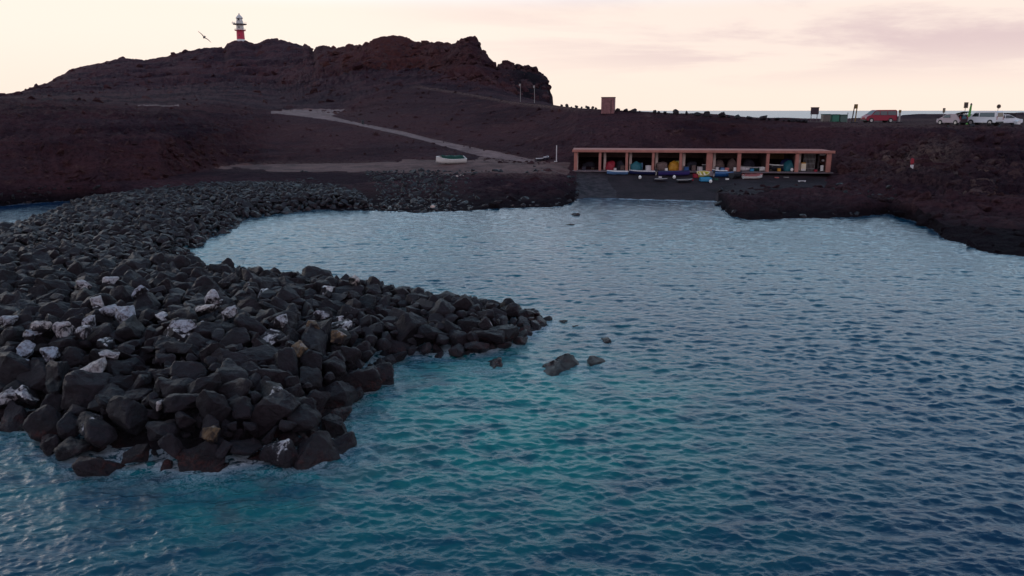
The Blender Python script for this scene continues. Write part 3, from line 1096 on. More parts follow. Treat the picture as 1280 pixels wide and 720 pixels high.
PALE = [(137, 351, .46, 1.0, 'cream white boulder standing highest at the back of the left pile'), (106, 357, .42, .8, 'slanting white streaked boulder left of the highest cream one'),
        (177, 369, .5, .6, 'pale spotted boulder right of and below the highest cream one'), (122, 379, .34, .7, 'small pinkish pale boulder below the two highest pale ones'),
        (134, 391, .46, .8, 'pale pink boulder just left of the big double white one'), (156, 396, .60, .85, 'biggest white splashed boulder with two bright facets'),
        (267, 374, .42, .8, 'flat pale boulder near the middle crest of the pile'), (257, 387, .44, .7, 'mottled pale boulder below the flat one near the middle crest'),
        (228, 407, .42, .75, 'white speckled boulder in the middle of the pile'), (110, 404, .36, .8, 'small round pale boulder left of the big double white one'),
        (104, 416, .36, .6, 'dull blue white boulder below the small round pale one'), (54, 411, .55, .6, 'long pale pink boulder near the left edge'), (81, 412, .48, .75, 'pale boulder with bright side right of the long pink one'),
        (31, 437, .36, .8, 'upright pale boulder low near the left edge'), (63, 443, .38, .6, 'faded pale boulder between the upright and the large white one'),
        (117, 461, .66, .95, 'large white boulder alone on the lower left slope'), (135, 444, .40, .95, 'bright white boulder behind the large lower one'),
        (87, 474, .38, .95, 'small bright white boulder left of the large lower one'), (10, 400, .42, .6, 'brownish pale boulder at the left edge high up'),
        (352, 400, .42, .75, 'pale speckled boulder left of the ochre ones'), (201, 507, .22, 1.0, 'tiny cream stone alone on the dark lower slope'),
        (16, 456, .44, .5, 'pinkish boulder low at the left edge'), (8, 500, .5, .5, 'pale grey boulder at the left edge by the water'), (288, 392, .35, .8, 'small white tipped boulder right of the mottled pale one'),
        (443, 352, .36, .6, 'light grey boulder on the crest facing the bay'), (40, 418, .4, .55, 'pale ridge backed boulder at the far left'), (402, 392, .3, .6, 'little pale boulder above the ochre pair')]
for k, (px, row, r, pl, lab_) in enumerate(PALE):
    p = mound_hit(px, row)
    o = bpy.data.objects.new('boulder', FINE[(k * 7 + 2) % 18])
    C.objects.link(o)
    o.location = p; o.scale = (r * rk.uniform(.9, 1.15), r * .95, r * rk.uniform(.8, 1.05))
    o.rotation_euler = (rk.gauss(0, .4), rk.gauss(0, .4), rk.uniform(0, 6))
    o['guano'] = 0.15; o['ochre'] = 0.0; o['pale'] = float(pl)
    tag(o, lab_, 'boulder', 'boulders of the near rock pile')

# a few ochre-stained boulders
for px, row, z, r, lab_ in [(392, 407, 2.2, .34, 'ochre yellow stained boulder highest of three behind the dark slope'),
                            (422, 421, 1.9, .40, 'ochre yellow stained upright boulder right of the others'),
                            (370, 436, 1.9, .42, 'mustard stained rounded boulder low between dark boulders'),
                            (263, 544, .55, .32, 'pale orange boulder just above the waterline at the pile foot')]:
    p = mound_hit(px, row)
    o = bpy.data.objects.new('boulder', rk.choice(FINE))
    C.objects.link(o)
    o.location = p; o.scale = (r, r, r * 1.1); o.rotation_euler = (.3, .2, rk.uniform(0, 6))
    o['guano'] = 0.25; o['ochre'] = 1.0
    tag(o, lab_, 'boulder', 'boulders of the near rock pile')

ISOL = ['dark rock standing alone in the water just off the rock spit', 'broad low rock in open water off the tip of the spit',
        'small round rock beside the broad low rock in the water', 'half drowned rock farthest out from the spit tip',
        'awash rock nearest the spit tip', 'flat awash rock between the spit tip and the outermost rock',
        'reddish rock at the very end of the spit', 'tiny awash rock off the end of the spit',
        'dark rock in the bay below the slipway', 'tiny rock in the bay left of the slipway mouth',
        'low wet rock jutting from the right foot of the pile', 'blue grey block standing in the water at the pile foot']
for (px, row, rad), lab_ in zip(ISO, ISOL):
    p = atz(px, row - 2, 0)
    o = bpy.data.objects.new('sea_rock', FINE[(int(px) * 7 + 5) % 18])
    C.objects.link(o)
    awash = 'awash' in lab_ or 'drowned' in lab_
    o.location = (p.x, p.y, -rad * (.45 if awash else .22))
    o.scale = (rad * 1.15, rad, rad * (.8 if awash else .85))
    o.rotation_euler = (rk.gauss(0, .2), rk.gauss(0, .2), rk.uniform(0, 6))
    o['guano'] = 0.0; o['ochre'] = 0.0
    tag(o, lab_, 'rock', 'lone rocks in the water')

VV = []; TT = []; TN = []; off = 0


def add_low(x, y, z, r, tone, squash=1.0):
    global off
    v, t = LOWA[rk.randrange(len(LOWA))]
    e = Matrix.Rotation(rk.uniform(0, 6.28), 3, 'Z') @ Matrix.Rotation(rk.gauss(0, .5), 3, 'X') @ Matrix.Rotation(rk.gauss(0, .5), 3, 'Y')
    s = np.array([r * rk.uniform(.85, 1.25), r * rk.uniform(.8, 1.15), r * rk.uniform(.75, 1.1) * squash])
    vv = (v * s) @ np.array(e).T + np.array([x, y, z])
    VV.append(vv); TT.append(t + off); TN.append(np.full(len(v), tone)); off += len(v)


for i in rest:
    b = BOUL[i]
    add_low(b['x'], b['y'], b['z'], b['r'] * 1.05, rk.random() ** 2 * (1.0 if b['y'] > 40 else .5))
# small stones wedged between the big ones
for _ in range(4200):
    x = rk.uniform(-30, 3); y = rk.uniform(20, 45)
    dd = float(sdist(np.array([x]), np.array([y]))[0])
    if dd < -.1:
        continue
    add_low(x, y, float(mound(np.array([x]), np.array([y]))[0]) - rk.uniform(.05, .6), rk.uniform(.12, .36), rk.random() ** 2)
me = mesh_np('boulder_rubble', np.concatenate(VV), np.concatenate(TT), M['rock'], False, {'tone': np.concatenate(TN)}, 3)
o = link('boulder_rubble', me)
tag(o, 'dark lava rubble filling the breakwater arm behind and between the large boulders', 'rubble', kind='stuff')
VV = []; TT = []; TN = []; off = 0
for x, y, z, r in bank:
    add_low(x, y, z, r, rk.random() ** 2)
me = mesh_np('shore_rubble', np.concatenate(VV), np.concatenate(TT), M['rock'], False, {'tone': np.concatenate(TN)}, 3)
tag(link('shore_rubble', me), 'loose black blocks strewn along the far shore bank', 'rubble', kind='stuff')
# angular ledges and loose scree standing proud of the slopes
VV = []; TT = []; TN = []; off = 0; RD = []; LT = []


def scree(px, row0, y0, y1, n, rmin, rmax, red_, lite_, squash=.8, sink=.35):
    for _ in range(n):
        p_ = rk.uniform(*px)
        a_ = aof(p_, row0)
        t_ = rk.random()
        e = eval_curves(np.array([a_]))[0][:, 0]
        if isinstance(y0, str):
            i0, i1 = [int(q) for q in y0.split('-')]
            y = e[i0] * (1 - t_) + e[i1] * t_
        x = a_ * y
        r = rmin + (rmax - rmin) * rk.random() ** 2.5
        if Y_shed_clear(x, y, r):
            add_low(x, y, height(x, y) - sink * r, r, 0.0, squash)
            k_ = len(VV[-1])
            RD.append(np.full(k_, red_ * rk.uniform(.3, 1.2))); LT.append(np.full(k_, lite_ * rk.random()))


def Y_shed_clear(x, y, r):
    a_ = x / y
    px = 640 + a_ * 985 * .99
    return not (712 < px < 1046 and 95 < y < 114.5)


scree((1046, 1330), 200, '3-4', None, 420, .25, 1.5, .25, .35, .8)
scree((1046, 1330), 180, '4-5', None, 260, .2, 1.1, .3, .2, .7)
scree((1100, 1240), 230, '3-4', None, 120, .5, 1.7, .1, 1.0, .8)
scree((1046, 1330), 260, '1-3', None, 260, .3, 1.6, .1, .1, .6, .45)
scree((905, 1110), 255, '1-2', None, 230, .25, 1.1, .15, .25, .75, .3)
scree((600, 722), 235, '1-2', None, 170, .25, 1.1, .2, .3, .75)
scree((-60, 330), 180, '3-4', None, 700, .15, 1.0, .4, .25, .7)
scree((-60, 330), 150, '4-5', None, 350, .15, .8, .3, .3, .6)
scree((-60, 400), 130, '5-6', None, 350, .15, .8, .2, .4, .6)
scree((400, 700), 140, '5-6', None, 900, .12, .8, .35, .35, .6)
scree((330, 700), 180, '3-4', None, 500, .12, .7, .3, .35, .6)
scree((712, 1046), 160, '4-5', None, 500, .12, .7, .3, .35, .6)
scree((712, 1330), 145, '5-6', None, 250, .10, .35, .2, .5, .6)
scree((-60, 600), 105, '6-7', None, 500, .5, 2.2, .3, .3, .5)
scree((-20, 392), 80, '7-8', None, 420, 1.0, 4.2, .2, .15, .8)
scree((400, 555), 70, '7-8', None, 260, .8, 3.6, 1.0, .3, .8)
scree((560, 688), 90, '7-8', None, 260, .5, 2.4, .35, .2, .9)
me = mesh_np('scree', np.concatenate(VV), np.concatenate(TT), M['terrain'], False,
             {'red': np.clip(np.concatenate(RD), 0, 1), 'lite': np.clip(np.concatenate(LT), 0, 1), 'wet': np.clip((1.7 - np.concatenate(VV)[:, 2]) / .9, 0, 1)}, 3)
tag(link('scree', me), 'loose lava blocks and broken ledges scattered over the dark slopes', 'rubble', kind='stuff')
#@@OBJECTS@@
# ---------------------------------------------------------------- object materials
def P(name, c, rough=.6, **k):
    M[name] = mat(name, c, rough, **k)
    return M[name]


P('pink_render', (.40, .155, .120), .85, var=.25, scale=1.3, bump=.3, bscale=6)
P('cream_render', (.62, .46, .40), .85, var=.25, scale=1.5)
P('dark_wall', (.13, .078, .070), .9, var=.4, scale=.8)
P('floor_concrete', (.16, .12, .13), .85, var=.3, scale=.9)
P('mural', (.30, .16, .07), .8, var=.6, scale=.9, dark=(.10, .09, .05))
P('white_paint', (.78, .75, .74), .4, var=.12, scale=2)
P('lantern_white', (.66, .60, .56), .5, var=.15, scale=1)
P('tower_red', (.55, .010, .060), .5, var=.15, scale=1)
P('rail_dark', (.09, .07, .07), .6)
P('glass', (.02, .025, .03), .08, var=.1, spec=.8)
P('brick_pink', (.25, .11, .11), .9, var=.35, scale=3)
P('brick_dark', (.055, .028, .030), .9, var=.3, scale=3)
P('car_red', (.27, .004, .026), .35, var=.08, spec=.35)
P('car_white', (.70, .68, .70), .28, var=.06, spec=.6)
P('car_pinkwhite', (.34, .25, .28), .3, var=.1, spec=.6)
P('tyre', (.015, .015, .016), .9)
P('rim', (.55, .52, .50), .35, metal=.6)
P('lamp_lens', (.60, .58, .55), .15)
P('tail_red', (.30, .01, .01), .3)
P('bumper', (.03, .03, .032), .6)
P('bin_green', (.025, .15, .095), .5, var=.15)
P('bin_grey', (.12, .095, .085), .6, var=.25)
P('lid_dark', (.02, .07, .055), .5)
P('board_dark', (.045, .022, .028), .7)
P('post_grey', (.30, .27, .26), .6)
P('wood_dark', (.055, .032, .022), .85, var=.4, scale=5)
P('wood_ochre', (.20, .12, .035), .8, var=.3, scale=5)
P('sign_tan', (.27, .22, .13), .6, var=.15)
P('sign_dark', (.06, .035, .03), .7)
P('pole_green', (.075, .30, .03), .5, var=.15)
P('pole_white', (.62, .56, .56), .5)
P('navy', (.012, .016, .075), .45, var=.25, scale=2)
P('purple', (.040, .026, .15), .5, var=.25, scale=2)
P('blue', (.010, .075, .24), .45, var=.25, scale=2)
P('lightblue', (.10, .20, .38), .5, var=.2)
P('cyan', (.012, .19, .34), .55, var=.2, bump=.4, bscale=4)
P('teal', (.012, .12, .15), .6, var=.25, bump=.5, bscale=4)
P('green', (.012, .075, .045), .6, var=.25, bump=.4, bscale=4)
P('yellow', (.58, .50, .09), .5, var=.2)
P('orange', (.50, .22, .012), .6, var=.35, bump=.4, bscale=3)
P('red', (.30, .008, .025), .6, var=.3, bump=.5, bscale=4)
P('salmon', (.48, .13, .12), .5, var=.25)
P('cream', (.74, .60, .42), .5, var=.12)
P('boat_white', (.80, .76, .72), .4, var=.1)
P('boat_black', (.014, .014, .020), .5)
P('inside', (.05, .045, .06), .8, var=.3)
P('netting', (.17, .11, .10), .95, var=.5, scale=7, bump=.8, bscale=9)
P('net_dark', (.035, .030, .045), .95, var=.5, scale=7, bump=.8, bscale=9)
P('gull_dark', (.10, .075, .07), .8)
P('gull_pale', (.40, .33, .30), .8)
P('stone', (.030, .021, .027), .92, var=.35, scale=1.2, bump=.6, bscale=3)


def ground(px, Y):
    """point on the terrain seen in photo column px at distance Y"""
    a = aof(px, 145)
    return Vector((a * Y, Y, height(a * Y, Y)))


def sits(px, row, Y):
    p = at(px, row, Y)
    return Vector((p.x, p.y, p.z))


# ---------------------------------------------------------------- lighthouse
ax_ = aof(300.5, 42) * 553
lp = Vector((ax_, 553, height(ax_, 553)))
lp.z = HC + slope(51.5) * 553 - 1.0
lh = thing('lighthouse', 'white lighthouse with a red band on the highest left knoll', 'lighthouse', lp)
MB().lathe([(3.1, -1.5), (3.1, 1.0), (2.95, 1.1), (2.9, 2.6)], 28).build('base', M['white_paint'], lh)
MB().lathe([(2.88, 2.6), (2.72, 9.0)], 28).build('red_band', M['tower_red'], lh)
MB().lathe([(3.9, 9.0), (3.95, 9.25), (3.95, 9.4), (2.7, 9.42)], 28).build('lower_gallery', M['tower_red'], lh)
b = MB()
for k in range(16):
    a_ = 2 * math.pi * k / 16
    b.tube((3.8 * math.cos(a_), 3.8 * math.sin(a_), 9.4), (3.8 * math.cos(a_), 3.8 * math.sin(a_), 10.5), .06)
for k in range(16):
    a_, c_ = 2 * math.pi * k / 16, 2 * math.pi * (k + 1) / 16
    for zz_ in (9.95, 10.5):
        b.tube((3.8 * math.cos(a_), 3.8 * math.sin(a_), zz_), (3.8 * math.cos(c_), 3.8 * math.sin(c_), zz_), .05)
b.build('lower_railing', M['lantern_white'], lh)
MB().lathe([(2.65, 9.42), (2.55, 13.6)], 28).build('upper_tower', M['lantern_white'], lh)
MB().lathe([(4.6, 13.6), (4.9, 13.8), (4.9, 14.1), (2.5, 14.15)], 28).build('upper_gallery', M['rail_dark'], lh)
b = MB()
for k in range(18):
    a_, c_ = 2 * math.pi * k / 18, 2 * math.pi * (k + 1) / 18
    b.tube((4.7 * math.cos(a_), 4.7 * math.sin(a_), 14.1), (4.7 * math.cos(a_), 4.7 * math.sin(a_), 15.2), .05)
    b.tube((4.7 * math.cos(a_), 4.7 * math.sin(a_), 15.2), (4.7 * math.cos(c_), 4.7 * math.sin(c_), 15.2), .05)
b.build('upper_railing', M['lantern_white'], lh)
MB().lathe([(2.45, 14.15), (2.4, 16.3)], 28).build('watch_room', M['lantern_white'], lh)
b = MB().lathe([(2.05, 16.3), (2.05, 18.4)], 10)
b.build('lantern_glass', M['white_paint'], lh)
b = MB()
for k in range(10):
    a_ = 2 * math.pi * k / 10
    b.tube((2.1 * math.cos(a_), 2.1 * math.sin(a_), 16.3), (2.1 * math.cos(a_), 2.1 * math.sin(a_), 18.4), .08)
b.build('lantern_frame', M['rail_dark'], lh)
MB().lathe([(.7, 16.6), (.9, 17.4), (.7, 18.2)], 12, (0, -1.5, 0)).build('lamp', M['rail_dark'], lh)
MB().lathe([(2.7, 18.4), (2.5, 18.7), (1.9, 19.7), (.8, 20.9), (.45, 21.2), (.5, 21.8), (.1, 22.3)], 20).build('roof', M['lantern_white'], lh)
MB().box(-4.6, 0, 14.9, 2.4, .5, .5).tube((-5.0, 0, 14.9), (-5.0, 0, 16.3), .12).build('antenna_bracket', M['lantern_white'], lh)
lh.scale = (.92, .92, .85)
MB().box(.2, -2.78, 11.5, .7, .25, 1.3, bev=.04).box(0, -2.72, 5.5, .6, .25, 1.0, bev=.04).build('window', M['glass'], lh)

# ---------------------------------------------------------------- gull
gp = at(255.3, 46.6, 95)
g_ = thing('gull', 'gull in flight with wings spread, left of the lighthouse', 'bird', gp)
b = MB()
# body: one lathed spindle along y, wings swept from it, a fanned tail
b.lathe([(.01, -.26), (.035, -.22), (.045, -.16), (.075, -.05), (.08, .05), (.05, .18), (.02, .26)], 10)
bmesh.ops.rotate(b.bm, verts=b.bm.verts, matrix=Matrix.Rotation(R(90), 3, 'X'))
for s_ in (-1, 1):
    pts = [(0.03, -.08, 0), (.28, -.13, .09), (.58, .04, .03), (.62, .08, .02), (.30, .02, .07), (.03, .10, 0)]
    up_ = [b.bm.verts.new((s_ * x, y, z + .012)) for x, y, z in pts]
    dn_ = [b.bm.verts.new((s_ * x, y, z - .012)) for x, y, z in pts]
    for A_ in (up_, dn_):
        b.bm.faces.new((A_[0], A_[1], A_[4], A_[5])); b.bm.faces.new((A_[1], A_[2], A_[3], A_[4]))
    for k in range(6):
        b.bm.faces.new((up_[k], up_[(k + 1) % 6], dn_[(k + 1) % 6], dn_[k]))
t0 = [b.bm.verts.new(q) for q in ((-.03, .18, .01), (.03, .18, .01), (.09, .36, .0), (-.09, .36, .0), (0, .27, -.015))]
b.bm.faces.new(t0[:4]); b.bm.faces.new((t0[0], t0[1], t0[4])); b.bm.faces.new((t0[1], t0[2], t0[4]))
b.bm.faces.new((t0[2], t0[3], t0[4])); b.bm.faces.new((t0[3], t0[0], t0[4]))
bo = b.build('body', M['gull_dark'], g_, True)
g_.rotation_euler = (R(28), R(42), R(25))
g_.scale = (1.45, 1.45, 1.45)

# ---------------------------------------------------------------- boat shed under the cliff
SA = atz(716.5, 213, 2.25)
SB = atz(1040, 215.5, 2.25)
ud = (SB - SA); SL = ud.length; ud.normalize()
shed = thing('boat_shed', 'long low pink boat shed with open bays under the dark cliff', 'shed', SA, math.atan2(ud.y, ud.x))
vd = Vector((-ud.y, ud.x, 0))


def su(px):
    """distance along the shed front seen at photo column px"""
    a_ = aof(px, 200)
    # (SA.x + t ud.x) = a (SA.y + t ud.y)
    return (a_ * SA.y - SA.x) / (ud.x - a_ * ud.y)


def shedpt(px, depth, z=0.0):
    """world point seen at column px, that is depth metres behind (+) or before (-) the front"""
    o_ = SA + vd * depth
    a_ = aof(px, 206)
    t = (a_ * o_.y - o_.x) / (ud.x - a_ * ud.y)
    p = o_ + ud * t
    return Vector((p.x, p.y, SA.z + z))


HT = 2.66
TH = .27
DP = 6.2
MB().box(SL / 2, DP / 2 - .1, HT - TH / 2 + .004, SL + .3, DP + .2, TH, bev=.03).build('roof', M['pink_render'], shed)
MB().box(SL / 2, .0, HT + .03, SL + .36, .26, .08, bev=.02).build('parapet', M['pink_render'], shed)
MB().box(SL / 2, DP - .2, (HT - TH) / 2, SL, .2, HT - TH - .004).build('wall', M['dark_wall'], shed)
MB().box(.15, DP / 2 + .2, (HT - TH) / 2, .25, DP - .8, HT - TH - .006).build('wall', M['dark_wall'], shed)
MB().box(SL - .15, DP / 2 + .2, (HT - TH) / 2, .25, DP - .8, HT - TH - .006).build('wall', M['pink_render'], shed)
MB().box(SL / 2, DP / 2 - .15, -.06, SL + .2, DP + .3, .14).build('floor', M['floor_concrete'], shed)
for px, wd in [(719.5, .42), (750, .34), (783.5, .34), (816.5, .32), (851, .36), (887, .78), (924, .46), (960, .38), (996.5, .44), (1036, .52)]:
    MB().box(su(px), .18, (HT - TH) / 2, wd, .42, HT - TH - .004, bev=.02).build('pillar', M['pink_render'], shed)
for px in (721, 756, 788, 820.5, 854.5, 892.5, 998.5):
    t = (shedpt(px, 1.45 if px > 722 else .9) - SA).dot(ud)
    MB().box(t, 1.45 if px > 722 else .9, (HT - TH) / 2 - .002, .34, .34, HT - TH - .01, bev=.02).build('inner_pillar', M['cream_render'], shed)
for px in (887, 960, 996.5):
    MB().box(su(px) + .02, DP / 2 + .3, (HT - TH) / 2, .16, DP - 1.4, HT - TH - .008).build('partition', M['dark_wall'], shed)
MB().box((su(961) + su(995)) / 2, DP - .36, (HT - TH) / 2 - .05, su(993) - su(963), .08, HT - TH - .2).build('painted_wall', M['mural'], shed)
MB().box((su(895) + su(922)) / 2, DP - .36, (HT - TH) / 2 - .05, su(921) - su(899), .08, HT - TH - .2).build('painted_wall', M['netting'], shed)
b = MB()
for k in range(9):
    t = su(1008) + k * (su(1022) - su(1008)) / 8
    b.tube((t, 1.2, .0), (t, 1.2, 2.4), .03, seg=6)
for k in range(4):
    b.tube((su(1008), 1.2, .4 + k * .6), (su(1022), 1.2, .4 + k * .6), .03, seg=6)
b.build('grille', M['post_grey'], shed)


# ---------------------------------------------------------------- boats
def make_boat(name, label, Lb, B, H, hull, rim, inner, loc, rz, group='boats hauled out around the boat shed', cover=None,
              thwarts=2, motor=False, flip=False, tilt=0.0, outrig=None):
    t = thing(name, label, 'boat', loc, rz, group)
    if tilt:
        t.rotation_euler = (tilt, 0, rz)
    n = 13
    secs = []
    for i in range(n):
        u = i / (n - 1)
        x = -Lb / 2 + Lb * u
        wdt = B / 2 * (0.80 + .20 * math.sin(min(u * 1.8, 1) * math.pi / 2)) * (1 - max(0, (u - .45) / .55) ** 2.3)
        wdt = max(wdt, .015)
        shr = H * (1 + .28 * max(0, (u - .4) / .6) ** 2)
        kz = H * .10 * max(0, (u - .7) / .3) ** 2 * 3
        secs.append((x, wdt, shr, kz))

    def pt(s, f, ins=0.0):
        x, wdt, shr, kz = s
        ww = max(wdt - ins, .008)
        prof = [(0, kz + ins), (.45, kz + .06 * H + ins), (.82, kz + .30 * H), (.96, .65 * shr), (1, shr)]
        return [Vector((x + (ins if x < 0 else -ins) * (1 if ins else 0), f * ww * q, z)) for q, z in prof]
    b = MB()
    grid = []
    for s in secs:
        L_ = pt(s, -1)[::-1] + pt(s, 1)[1:]
        grid.append([b.bm.verts.new(v) for v in L_])
    ing = []
    for s in secs:
        L_ = pt(s, -1, .05)[::-1] + pt(s, 1, .05)[1:]
        ing.append([b.bm.verts.new(v) for v in L_])
    m_n = len(grid[0])
    for G in (grid, ing):
        for i in range(n - 1):
            for k in range(m_n - 1):
                b.bm.faces.new((G[i][k], G[i][k + 1], G[i + 1][k + 1], G[i + 1][k]))
        b.bm.faces.new(G[0]); b.bm.faces.new(G[-1])
    for i in range(n - 1):
        for k in (0, m_n - 1):
            b.bm.faces.new((grid[i][k], grid[i + 1][k], ing[i + 1][k], ing[i][k]))
    b.build('hull', M[hull], t, True)
    b = MB()
    for f in (-1, 1):
        for i in range(n - 1):
            p0 = Vector((secs[i][0], f * secs[i][1], secs[i][2] + .01)); p1 = Vector((secs[i + 1][0], f * secs[i + 1][1], secs[i + 1][2] + .01))
            b.tube(p0, p1, .045, seg=6)
    b.tube((secs[0][0], -secs[0][1], secs[0][2]), (secs[0][0], secs[0][1], secs[0][2]), .045, seg=6)
    b.build('gunwale', M[rim], t, True)
    if not flip:
        for k in range(thwarts):
            i = 3 + k * 4
            MB().box(secs[i][0], 0, secs[i][2] * .78, .22, secs[i][1] * 1.9, .05).build('thwart', M[inner], t)
        MB().box(-Lb * .08, 0, H * .2, Lb * .62, B * .6, .04).build('floorboard', M[inner], t)
    if cover:
        b = MB()
        rows_ = []
        for i, s in enumerate(secs[1:11]):
            rows_.append([b.bm.verts.new((s[0], s[1] * 1.03 * q, s[2] + .03 + (.28 + .08 * math.sin(i * 1.7)) * H * (1 - q * q) + rk.uniform(-.02, .02)))
                          for q in (-1, -.6, -.2, .2, .6, 1)])
        for i in range(len(rows_) - 1):
            for k in range(5):
                b.bm.faces.new((rows_[i][k], rows_[i][k + 1], rows_[i + 1][k + 1], rows_[i + 1][k]))
        r_ = bmesh.ops.solidify(b.bm, geom=b.bm.faces[:], thickness=-.02)
        b.build('cover', M[cover], t, True)
    if motor:
        mo = MB().box(-Lb / 2 - .12, 0, H + .18, .26, .24, .36, bev=.04).build('outboard_motor', M['boat_black'], t)
        MB().box(-Lb / 2 - .14, 0, H * .35, .10, .08, H * .9).build('motor_shaft', M['rim'], mo)
    if flip:
        t.rotation_euler = (math.pi + tilt, 0, rz)
        t.location = (loc[0], loc[1], loc[2] + H * 1.15)
    return t


def on_beach(px, depth):
    p = shedpt(px, depth)
    p.z = max(height(p.x, p.y), 0)
    if depth > -.35:
        p.z = SA.z + .03
    return p


YW = math.atan2(ud.y, ud.x)
p = on_beach(772, -1.6)
make_boat('rowing_boat', 'small light blue rowing boat with white rim, leftmost on the sand before the shed', 2.7, 1.1, .42, 'lightblue', 'boat_white', 'lightblue', p, YW + math.pi + .06, motor=False, thwarts=3)
make_boat('fishing_boat', 'long navy fishing boat with pale rim under a teal cover, before the third bay', 3.3, 1.2, .45, 'navy', 'pole_white', 'inside', on_beach(803, -1.3), YW + math.pi - .03, motor=True)
make_boat('fishing_boat', 'long purple blue boat with plain hull before the yellow tarpaulin', 4.0, 1.3, .55, 'purple', 'navy', 'inside', on_beach(843, -1.6), YW + .05, thwarts=3)
make_boat('dinghy', 'low black dinghy with grey rim on the sand below the purple boat', 1.9, .9, .32, 'boat_black', 'post_grey', 'inside', on_beach(857, -5.2), YW + .3)
make_boat('dinghy', 'tiny dark dinghy under faded grey rim left of the black one', 1.5, .8, .28, 'net_dark', 'post_grey', 'inside', on_beach(827, -4.8), YW - .2)
make_boat('dinghy', 'lemon yellow dinghy lying tilted toward the water before the wide pillar', 1.55, 1.1, .55, 'yellow', 'cream', 'cream', on_beach(879.5, -2.0), YW + .2, tilt=R(24))
make_boat('dinghy', 'overturned bright cyan dinghy directly below the lemon yellow one', 1.5, 1.0, .46, 'cyan', 'cyan', 'cyan', on_beach(883.5, -4.4), YW + .1, flip=True)
make_boat('fishing_boat', 'bright blue fishing boat with white stripe before the sixth bay', 2.3, 1.1, .52, 'blue', 'lightblue', 'inside', on_beach(906, -1.8), YW - .04, motor=True)
make_boat('dinghy', 'blue white rimmed dinghy half hidden behind the bright blue boat', 1.9, .9, .5, 'blue', 'boat_white', 'inside', on_beach(900, -.4), YW + math.pi)
make_boat('fishing_boat', 'black hulled boat left of the salmon pink boat', 1.8, 1.2, .62, 'boat_black', 'net_dark', 'inside', on_beach(921, -2.6), YW + .7)
pb = make_boat('rowing_boat', 'salmon pink rowing boat with white underside on the sand', 2.5, 1.15, .46, 'boat_white', 'salmon', 'salmon', on_beach(941.5, -2.9), YW + .18, cover='salmon', tilt=R(8))
make_boat('dinghy', 'grey white dinghy with raised bow inside the seventh bay', 1.5, .8, .5, 'pole_white', 'post_grey', 'inside', on_beach(932, .9), YW + math.pi + .4)
make_boat('dinghy', 'pale green dinghy at the back of the seventh bay', 1.6, .8, .40, 'green', 'pole_white', 'inside', on_beach(948, 1.8), YW + .2)
make_boat('dinghy', 'small white dinghy against the pillar right of the pale green one', 1.1, .7, .45, 'boat_white', 'boat_white', 'inside', on_beach(955.5, .8), YW + .1)
make_boat('fishing_boat', 'dark boat with white rim in the bay with the painted wall', 2.2, 1.1, .75, 'boat_black', 'boat_white', 'cream', on_beach(967, 1.6), YW + math.pi)
# the white boat hauled up on the path
p = atz(563, 204.5, 2.75)
p.z = height(p.x, p.y) + .02
make_boat('whaleboat', 'white hulled boat with dark green cover alone on the dirt left of the shed', 4.3, 1.6, .80, 'boat_white', 'boat_white', 'inside', p, math.pi + .42, cover='green', group=None, tilt=R(-15))
for ch in C.objects:
    if ch.name.startswith('whaleboat') and 'group' in ch:
        del ch['group']


def lump(name, label, cat, loc, sx, sy, sz, m, seed, parts=None, group=None):
    bm_ = MB()
    bmesh.ops.create_icosphere(bm_.bm, subdivisions=3, radius=1.0)
    for v in bm_.bm.verts:
        n_ = mnoise.fractal(v.co * 1.3 + Vector((seed * 5.1, 0, 0)), 1.0, 2.0, 4)
        q = v.co * (1 + n_ * .28)
        q = Vector((max(-.86, min(.86, q.x)), max(-.86, min(.86, q.y)), q.z))
        v.co = Vector((q.x * sx, q.y * sy, max(q.z, -.35) * sz + .35 * sz))
    o = bm_.build(name, M[m], None, True)
    o.location = loc
    return tag(o, label, cat, group)


lump('tarpaulin', 'crumpled crimson tarpaulin heap in the second bay', 'tarpaulin', on_beach(763, 1.2), .75, .6, .85, 'red', 1)
lump('tarpaulin', 'teal tarpaulin bundle behind the navy fishing boat', 'tarpaulin', on_beach(795, .9), .85, .6, .85, 'teal', 2)
lump('tarpaulin', 'bright orange yellow tarpaulin bundle in the fourth bay', 'tarpaulin', on_beach(842.5, .8), .80, .6, .95, 'orange', 3)
lump('tarpaulin', 'round teal tarpaulin ball before the painted wall', 'tarpaulin', on_beach(986, 1.3), .72, .6, .95, 'teal', 4)
lump('tarpaulin', 'dark navy tarpaulin heap wrapped around the teal ball', 'tarpaulin', on_beach(985, 1.9), 1.15, .6, 1.15, 'navy', 5)
NETS = 'net piles inside the shed'
lump('net_pile', 'grey brown net pile left of the yellow tarpaulin', 'net pile', on_beach(827, 1.0), .85, .6, .85, 'netting', 6, group=NETS)
lump('net_pile', 'brown net pile at the left of the sixth bay', 'net pile', on_beach(899, 2.0), .75, .6, 1.05, 'netting', 7, group=NETS)
lump('net_pile', 'brown net pile at the right of the sixth bay', 'net pile', on_beach(915, 2.2), .75, .6, 1.10, 'netting', 8, group=NETS)
lump('net_pile', 'dim brown net pile at the back of the first bay', 'net pile', on_beach(736, 3.2), 1.0, .6, .7, 'net_dark', 9, group=NETS)
lump('net_pile', 'dark net pile at the back of the fifth bay', 'net pile', on_beach(864, 2.2), .8, .6, .9, 'net_dark', 10, group=NETS)
lump('net_pile', 'dark net pile right of the crimson tarpaulin', 'net pile', on_beach(775, 2.0), .6, .6, .9, 'net_dark', 12, group=NETS)
lump('net_pile', 'dark net pile at the back of the seventh bay', 'net pile', on_beach(936, 3.2), .9, .6, 1.0, 'net_dark', 13, group=NETS)


